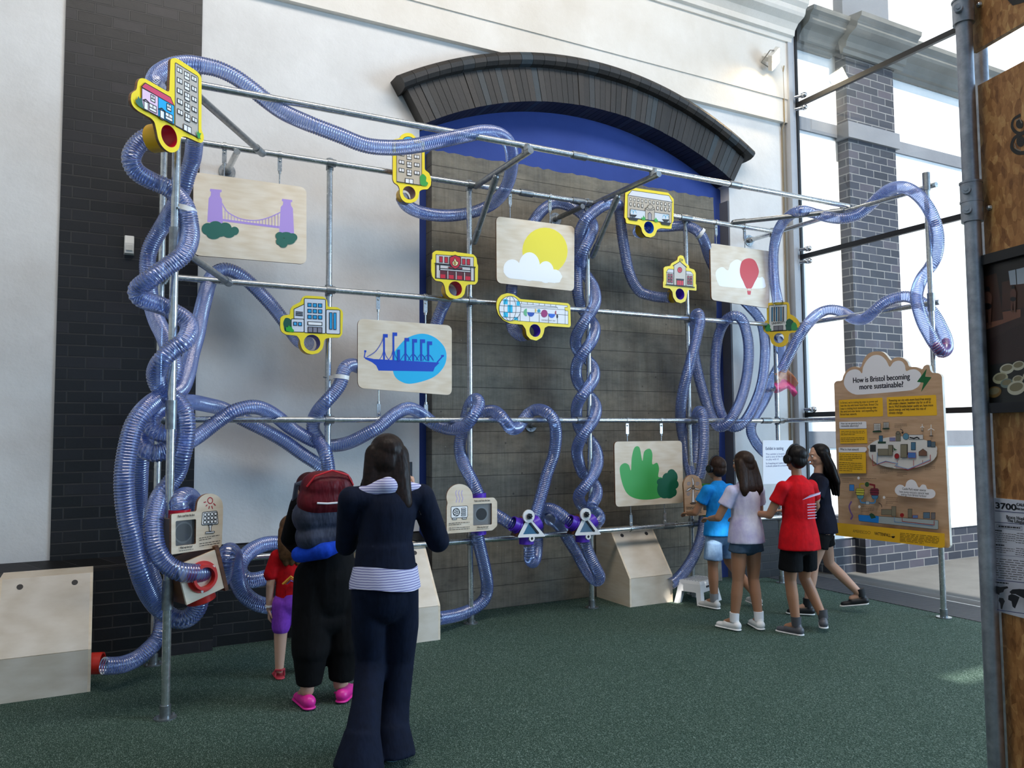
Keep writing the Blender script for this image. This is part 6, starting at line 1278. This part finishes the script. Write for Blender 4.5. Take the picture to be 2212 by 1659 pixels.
# ---- person in black with maroon and grey backpack
def black():
    b = Body(1.29, 4.86, -.05, 1.52); P = b.p; F = b.F; BK_ = cloth('black_fabric', '0d0d10', '070708'); 
    t = thing('person', 'person in long black clothes and pink clogs bending forward under a maroon and grey backpack', 'person', (1.29, 4.86, 0))
    hd = P(-.02, .21, .83); hipL, hipR = P(-.06, 0, .50), P(.06, 0, .50); knL, anL = P(-.075, .02, .28), P(-.085, -.01, .065); knR, anR = P(.055, .02, .28), P(.05, .0, .065)
    shL, shR = P(-.095, .08, .785), P(.11, .07, .785); elL, wrL = P(-.115, .16, .64), P(-.06, .27, .58); elR, wrR = P(.165, .10, .64), P(.10, .24, .58)
    mb = MB(); limb(mb, [P(0, -.02, .52), P(0, .01, .64), P(0, .05, .78)], [.14, .12, .13], F, .75); mb.cap(P(0, .09, .80), .05, hd-UP*.04, .048, F)
    for a, k_, c in ((hipL, knL, anL), (hipR, knR, anR)): limb(mb, [a, k_, c], [.09, .06, .04], F)
    mb.cap(anL, .036, anL+Vector((-.01, .08, -.045)), .032, UP); mb.cap(anR, .036, anR+Vector((.05, .06, -.045)), .032, UP)
    limb(mb, [shL, elL, wrL], [.045, .036, .024], F); limb(mb, [shR, elR, wrR], [.045, .036, .024], F)
    Q = head(mb, hd, F+Vector((0, 0, -.7)), UP); hand(mb, wrL, Vector((.2, .9, -.3)), Vector((.5, 0, -1)), 1, .4, 1); hand(mb, wrR, Vector((-.2, .9, -.3)), Vector((-.5, 0, -1)), 1, .4, -1)
    blob('body', mb, SK1, t, .0065, 2); face_bits(Q, t)
    h = MB(); h.sph(Q(0, -.016, .030), (.084, .095, .085), 20, 14); h.sph(Q(0, -.05, -.03), (.07, .05, .06)); blob('hair', h, cloth('maroon_hair', '4a1a1c', '2c1012', 60, .5, .5), t, .006, 2)
    s_ = MB(); limb(s_, [P(0, -.01, .55), P(0, .01, .66), P(0, .04, .77)], [.155, .15, .125], F, .85); limb(s_, [shL, elL, wrL-Vector((0, .04, 0))], [.062, .055, .042], F); limb(s_, [shR, elR, wrR-Vector((0, .04, 0))], [.075, .065, .045], F)
    blob('top', s_, BK_, t, .010, 5)
    s_ = MB(); limb(s_, [P(0, -.01, .58), P(0, -.01, .50), P(0, 0, .42)], [.15, .165, .16], F, .9); limb(s_, [hipL, P(-.06, .01, .36), P(-.07, .0, .22)], [.12, .125, .115], F); s_.cyl(P(-.07, 0, .23), P(-.075, 0, .082), .112, .075); limb(s_, [hipR, P(.07, .01, .36), P(.07, .0, .22)], [.12, .125, .115], F); s_.cyl(P(.07, 0, .23), P(.055, 0, .078), .112, .075); limb(s_, [P(-.05, 0, .33), P(.05, 0, .33)], [.11, .11], F)
    blob('trousers', s_, BK_, t, .011, 5)
    PK = flat('e0289a', .4)
    for an, dx in ((anL, -.02), (anR, .13)):
        heel = an+Vector((0, -.05, -.099)); toe = an+Vector((dx, .17 if dx < 0 else .13, -.099)); o = shoe(t, heel, toe, PK, PK, 1.0, 'clog', top=False)
        mb = MB(); d = (toe-heel).normalized(); mb.tube([heel+Vector((-.03, .05, .05)), heel+Vector((0, -.01, .07)), heel+Vector((.03, .05, .05))], .007, 8); obj('heel_strap', mb, PK, o, True)
    # backpack on the upper back
    c = P(-.035, -.065, .775); R3 = b.M.to_3x3(); bp = thing('backpack', 'maroon and grey backpack with white reflective stripe carried by the person in black', 'backpack', tuple(c-UP*.26))
    X = lambda x, y, z: c+R3 @ Vector((x, y, z))
    mb = MB(); mb.cap(X(-.06, -.03, .13), .10, X(.06, -.03, .13), .10, F, .95); mb.cap(X(-.08, -.03, .05), .10, X(.08, -.03, .05), .10, F, .95); blob('upper_pocket', mb, cloth('maroon_nylon', '6a1822', '47121a', 12, .6, .45), bp, .009, 5)
    mb = MB(); mb.cap(X(-.09, -.0, -.04), .11, X(.09, -.0, -.04), .11, F, .95); mb.cap(X(-.08, .0, -.16), .10, X(.08, .0, -.16), .10, F, .95); blob('main_pocket', mb, cloth('slate_nylon', '464b5e', '2e3240', 12, .6, .5), bp, .009, 5)
    mb = MB(); mb.tube([X(-.09, -.128, .045), X(-.03, -.134, .040), X(.04, -.134, .042), X(.10, -.125, .055)], .006, 8); obj('reflective_stripe', mb, flat('e6e6ea', .3), bp, True)
    mb = MB(); mb.tube([X(-.14, -.09, .14), X(-.10, -.115, .20), X(0, -.12, .232), X(.10, -.115, .20), X(.14, -.09, .14)], .006, 8); obj('zip', mb, flat('c8202c', .4), bp, True)
    for s in (-1, 1):
        mb = MB(); mb.tube([X(s*.10, .08, .16), X(s*.13, .16, .14), X(s*.13, .22, .02), X(s*.12, .14, -.12)], .016, 8); obj('shoulder_strap', mb, flat('5a5f70', .6), bp, True)
    mb = MB(); q = P(-.03, -.125, .625); mb.cap(q+R3 @ Vector((-.16, .10, -.035)), .05, q+R3 @ Vector((-.04, .0, -.01)), .05, F, .7); mb.cap(q+R3 @ Vector((-.04, .0, -.01)), .05, q+R3 @ Vector((.12, -.015, .03)), .022, F, .7); bl = MB(); o = blob('jacket', mb, cloth('bright_blue_cloth', '1a4fd8', '1238a8'), None, .008, 4)
    tag(o, 'bright blue jacket tied at the waist of the person in black', 'jacket')
black()
# ---- small child in red
def kid():
    b = Body(1.20, 5.50, .1, 1.09); P = b.p; F = b.F; t = thing('person', 'small child in red T-shirt and purple shorts with white wristband', 'person', (1.20, 5.50, 0))
    hd = P(0, .0, .895); anL, anR = P(-.06, 0, .05), P(.12, .03, .05); mb = MB()
    limb(mb, [P(0, 0, .47), P(0, 0, .60), P(0, 0, .74)], [.085, .08, .08], F, .75); mb.cap(P(0, 0, .77), .032, hd-UP*.04, .034, F)
    limb(mb, [P(-.045, 0, .46), P(-.055, .0, .26), anL], [.062, .044, .028], F); limb(mb, [P(.05, 0, .46), P(.09, .03, .26), anR], [.062, .044, .028], F)
    mb.cap(anL, .026, anL+Vector((-.0, .05, -.025)), .022, UP); mb.cap(anR, .026, anR+Vector((.02, .05, -.025)), .022, UP)
    wl = P(-.125, .01, .42); limb(mb, [P(-.085, 0, .72), P(-.12, -.01, .57), wl], [.036, .028, .020], F); limb(mb, [P(.09, 0, .72), P(.14, .04, .58), P(.10, .15, .52)], [.036, .028, .020], F)
    Q = head(mb, hd, F, UP, .86); hand(mb, wl, Vector((.05, .1, -1)), Vector((1, 0, 0)), .72, .35, -1); hand(mb, P(.10, .15, .52), Vector((-.3, 1, 0)), Vector((0, 0, -1)), .72, .35, 1)
    blob('body', mb, SK0, t, .0055, 2); face_bits(Q, t, .86)
    h = MB(); h.sph(Q(0, -.014, .032), (.078, .088, .08), 20, 14)
    for x in (-.045, 0, .045): limb(h, [Q(x, -.05, .0), Q(x*1.3, -.075, -.10), Q(x*1.2, -.08, -.19), Q(x, -.08, -.25)], [.05, .045, .038, .018], F, .6)
    blob('hair', h, cloth('light_brown_hair', '6b4e34', '49331f', 60, .5, .5), t, .006, 2)
    s_ = MB(); limb(s_, [P(0, 0, .47), P(0, 0, .60), P(0, 0, .73)], [.098, .095, .09], F, .8); limb(s_, [P(-.08, 0, .735), P(-.115, 0, .63)], [.05, .05], F); limb(s_, [P(.08, 0, .735), P(.125, .02, .63)], [.05, .05], F)
    tm = NT('red_rainbow_tshirt'); g = tm.pos(); n = tm.noise(g, 3, 2); RC = cloth('red_cotton', 'd8141e', 'a80f18'); blob('t_shirt', s_, RC, t, .008, 4)
    mb = MB(); c = P(-.01, -.098, .60)
    for i, cc in enumerate(('e0a030', 'd06a28', '8a5a9a')): mb.tube([c+Vector((-.05+(.014*i), .012, -.02)), c+Vector((0, -.006, .03-.014*i)), c+Vector((.05-(.014*i), .012, -.01))], .006, 6, m=i)
    obj('rainbow_print', mb, [flat('e0a030', .6), flat('d06a28', .6), flat('8a5a9a', .6)], t)
    s_ = MB(); limb(s_, [P(0, 0, .50), P(0, 0, .45)], [.093, .095], F, .85); limb(s_, [P(-.045, 0, .45), P(-.053, 0, .31)], [.072, .062], F); limb(s_, [P(.05, 0, .45), P(.075, .02, .31)], [.072, .062], F); blob('shorts', s_, cloth('purple_cotton', '9a4fd0', '7a38ac'), t, .008, 4)
    mb = MB(); mb.ring(wl+Vector((0, 0, .012)), wl+Vector((0, 0, .026)), .026, .021, n=20); obj('wristband', mb, WHT, t, True)
    for an in (anL, anR):
        mb = MB(); h0 = an+Vector((0, -.035, -.048)); mb.cap(h0, .030, h0+Vector((.0, .12, 0)), .032, UP, .3); o = obj('sandal', mb, flat('c0404c', .5), t, True)
        mb = MB(); mb.tube([h0+Vector((-.03, .09, .005)), h0+Vector((0, .095, .04)), h0+Vector((.03, .09, .005))], .010, 8); mb.tube([h0+Vector((-.03, .03, .005)), h0+Vector((-.028, .02, .05)), h0+Vector((0, -.025, .055)), h0+Vector((.028, .02, .05)), h0+Vector((.03, .03, .005))], .008, 8); obj('strap', mb, flat('c0404c', .5), o, True)
kid()
# ---- generic child seen from behind
def child(label, x, y, yaw, H, skin, cfg):
    b = Body(x, y, yaw, H); P = b.p; F = b.F; t = thing('person', label, 'person', (x, y, 0)); J = dict(hd=(0, .01, .915), hl=(-.052, 0, .49), hr=(.052, 0, .49), kl=(-.055, .01, .275), kr=(.055, .01, .275), al=(-.058, 0, .055), ar=(.058, 0, .055),
        sl=(-.10, 0, .765), sr=(.10, 0, .765), el=(-.14, .02, .62), er=(.14, .02, .62), wl=(-.12, .12, .54), wr=(.12, .12, .54), tl=(0, .16), tr=(.0, .16), lean=(0, 0))
    J.update(cfg.get('J', {})); V = {k: P(*v) for k, v in J.items() if len(v) == 3}; hk = cfg.get('hk', .93); lx, ly = J['lean']
    ch = P(lx, ly, .73); mb = MB(); limb(mb, [P(0, 0, .50), P(lx*.5, ly*.5, .62), ch, P(lx, ly, .76)], [.088*H/1.45, .085, .092, .07], F, .75); mb.cap(P(lx, ly, .785), .040, V['hd']-UP*.05, .040, F)
    for a, k_, c in (('hl', 'kl', 'al'), ('hr', 'kr', 'ar')): limb(mb, [V[a], V[k_]+(V[a]-V[k_])*.35, V[k_], V[k_]+(V[c]-V[k_])*.35, V[c]], [.068, .058, .046, .047, .031], F)
    for s, e, w, sd in (('sl', 'el', 'wl', 1), ('sr', 'er', 'wr', -1)):
        limb(mb, [V[s], V[e], V[w]], [.040, .032, .022], F); hand(mb, V[w], (V[w]-V[e]).normalized()*.7+F*.5, Vector((0, 0, -1))+F*.2, .86, .35, sd)
    fy = cfg.get('face', F); Q = head(mb, V['hd'], fy, UP, hk)
    for a, tt in (('al', 'tl'), ('ar', 'tr')): mb.cap(V[a], .031, V[a]+b.M.to_3x3() @ Vector((J[tt][0]*.5, J[tt][1]*.5, -.03)), .026, UP)
    blob('body', mb, skin, t, .0062, 2); face_bits(Q, t, hk)
    h = MB(); h.sph(Q(0, -.016, .036), (.083*hk, .098*hk, .084*hk), 20, 14); h.sph(Q(0, -.04, -.01), (.078*hk, .066*hk, .078*hk), 20, 14)
    if cfg.get('long'):
        L = cfg['long']
        for xx in (-.05, 0, .05): limb(h, [Q(xx, -.05, .0), Q(xx*1.35, -.080, -.12), Q(xx*1.6, -.095, -.12-L*.5), Q(xx*1.3, -.09, -.12-L)], [.056, .056, .052, .024], F, .55)
        for s in (-1, 1): limb(h, [Q(s*.07, -.01, .02), Q(s*.078, -.04, -.1), Q(s*.085, -.07, -.1-L*.6)], [.03, .03, .014], F)
    blob('hair', h, cfg['hairm'], t, .006, 2)
    r = cfg.get('r', 1.0); s_ = MB(); zb = cfg.get('hem', .50)
    limb(s_, [P(0, 0, zb+.03), P(lx*.5, ly*.5, .62), P(lx, ly, .73), P(lx, ly, .765)], [.125*r, .118*r, .122*r, .09*r], F, .82); limb(s_, [V['sl'], P(lx, ly, .765), V['sr']], [.05, .065, .05], F)
    fs = cfg.get('sleeve', .55)
    ecyl(s_, b, [(lx*.4, ly*.4, zb+.12, .118*r, .098*r), (0, 0, zb+.04, .142*r, .116*r), (0, 0, zb-.03, .152*r, .126*r)])
    for s, e in (('sl', 'el'), ('sr', 'er')): limb(s_, [V[s], V[s].lerp(V[e], fs*.6)], [.056, .052], F); s_.cyl(V[s].lerp(V[e], fs*.3), V[s].lerp(V[e], fs), .052, .060)
    sh = blob(cfg.get('shirtname', 't_shirt'), s_, cfg['shirt'], t, .009, 4)
    s_ = MB(); zs = cfg.get('shortz', .5); limb(s_, [P(-.02, 0, .475), P(.02, 0, .475)], [.095*r, .095*r], F, .95)
    for a, k_ in (('hl', 'kl'), ('hr', 'kr')): limb(s_, [V[a], V[a].lerp(V[k_], zs*.5)], [.066*r, .070*r], F); s_.cyl(V[a].lerp(V[k_], zs*.35), V[a].lerp(V[k_], zs), .073*r, .082*r)
    blob('shorts', s_, cfg['shorts'], t, .009, 4)
    sk = cfg.get('sock')
    for a, tt in (('al', 'tl'), ('ar', 'tr')):
        lift = V[a].z-.055*H; d = b.M.to_3x3() @ Vector((J[tt][0], J[tt][1], 0)); heel = V[a]+Vector((0, 0, -(V[a].z-lift)))-d.normalized()*.025; pitch = cfg.get('pitch', {}).get(a, 0)
        o = shoe(t, heel, heel+d.normalized()*.20-UP*pitch, cfg['shoe'], cfg['sole'], .92)
        if sk: m2 = MB(); m2.cyl(V[a]-UP*.01, V[a]+UP*.045+(V['k'+a[1]]-V[a]).normalized()*.02, .037, .040, n=20); obj('sock', m2, sk, t, True)
    return t, b, V, Q
BR = cloth('brown_hair', '3b2a20', '241812', 60, .5, .5); BKH = cloth('black_hair', '191413', '0e0b0b', 60, .5, .45)
def ear_defenders(Q, label, fwd=None):
    c = Q(0, 0, 0); h = thing('headphones', label, 'headphones', tuple(Q(0, 0, -.05))); mb = MB(); mb.tube([Q(.098*math.cos(a)*1.0, 0, .0+.125*math.sin(a)) for a in [math.pi*i/12 for i in range(13)]], .008, 8); obj('headband', mb, BLK, h, True)
    for s in (-1, 1): mb = MB(); mb.cyl(Q(s*.072, 0, -.005), Q(s*.105, 0, -.005), .036, n=24); mb.cyl(Q(s*.105, 0, -.005), Q(s*.112, 0, -.005), .028, n=24); obj('ear_cup', mb, BLK, h, True)
# boy in blue
t, b, V, Q = child('boy in bright blue T-shirt and pale blue shorts wearing dark headphones', 5.13, 5.62, -.05, 1.42, SK2, dict(hairm=BR, shirt=cloth('blue_cotton', '1a8fe0', '1277c4'), shorts=cloth('pale_denim', '8fb0d4', '6f8fb8'), shortz=.8, r=1.06,
    shoe=flat('c9c9c7', .5), sole=flat('eeeeee', .5), sock=flat('8a8c90', .7), J=dict(hd=(0, .015, .905), ar=(.20, -.12, .075), kr=(.11, .03, .29), al=(-.04, .02, .055), tl=(-.02, .16), tr=(.05, .15), wl=(-.08, .20, .60), el=(-.15, .06, .62))))
ear_defenders(Q, 'dark headphones on the boy in the blue T-shirt')
# girl
t, b, V, Q = child('girl with long brown hair in white and lilac top, denim shorts and white shoes', 4.78, 4.92, 0, 1.48, SK2, dict(hairm=BR, long=.17, shirtname='top', shirt=cloth('lilac_white_cotton', 'e8e6f4', 'b9b2da', 7), shorts=cloth('blue_denim', '4a6178', '37495c'), shortz=.28, r=1.08, hem=.51,
    shoe=flat('eeeeee', .45), sole=flat('f6f6f6', .45), sock=flat('f2f2f6', .7), J=dict(kl=(-.06, .01, .275), kr=(.055, .01, .275), al=(-.075, .03, .055), ar=(.06, -.02, .055), el=(-.155, .05, .62), wl=(-.10, .18, .60), er=(.155, .05, .63), wr=(.12, .17, .60), tl=(-.03, .16), tr=(.06, .15))))
# red T-shirt
t, b, V, Q = child('child in red T-shirt and black shorts wearing black headphones', 5.06, 4.62, .08, 1.53, SK2, dict(hairm=BKH, shirt=cloth('bright_red_cotton', 'd60f1c', 'b30d18'), shorts=cloth('black_cotton', '0f0f12', '09090b'), shortz=.75, r=1.18, hem=.47,
    shoe=flat('55565c', .5), sole=flat('dcdcdc', .5), sock=flat('4a4b50', .7), J=dict(kl=(-.05, .02, .28), al=(-.035, .0, .05), kr=(.075, .05, .28), ar=(.13, -.02, .075), tl=(-.05, .16), tr=(.12, .13), el=(-.15, .05, .62), wl=(-.16, .16, .62), sr=(.11, .02, .765), er=(.20, .08, .65), wr=(.26, .17, .60))))
ear_defenders(Q, 'black headphones on the child in the red T-shirt')
mb = MB(); R3 = b.M.to_3x3(); c = b.p(0, -.098, .70)
for i in range(6): mb.box((-.05, -.0, -.03-.022*i), (.05, .002, -.024-.022*i), M=Matrix.Translation(c))
mb.add([c+Vector(v) for v in ((-.10, .006, .01), (.10, .002, .045), (.11, .004, .065), (-.02, -.002, .045))], [(0, 1, 2, 3)], 0); obj('shirt_print', mb, flat('c8a8c0', .6), t)
# dark haired girl turning to the exhibit
t, b, V, Q = child('person with long black hair in dark navy top and black shorts striding left', 5.78, 5.0, -.75, 1.53, SK1, dict(hairm=BKH, long=.26, shirtname='top', shirt=cloth('dark_navy_cotton', '161a2c', '10131f'), shorts=cloth('black_jersey', '101013', '0a0a0c'), shortz=.5, r=1.0,
    shoe=flat('17181b', .5), sole=flat('d8dad8', .5), sock=flat('17181b', .7), face=Vector((-.85, .5, -.15)), J=dict(lean=(0, .02), kl=(-.05, .06, .29), al=(-.06, .10, .055), kr=(.08, -.03, .28), ar=(.10, -.20, .10), er=(.16, .05, .63), wr=(.10, .19, .62), el=(-.15, .06, .62), wl=(-.08, .2, .60)), pitch={'ar': .03}))
print('SCENE BUILT', len(bpy.data.objects))
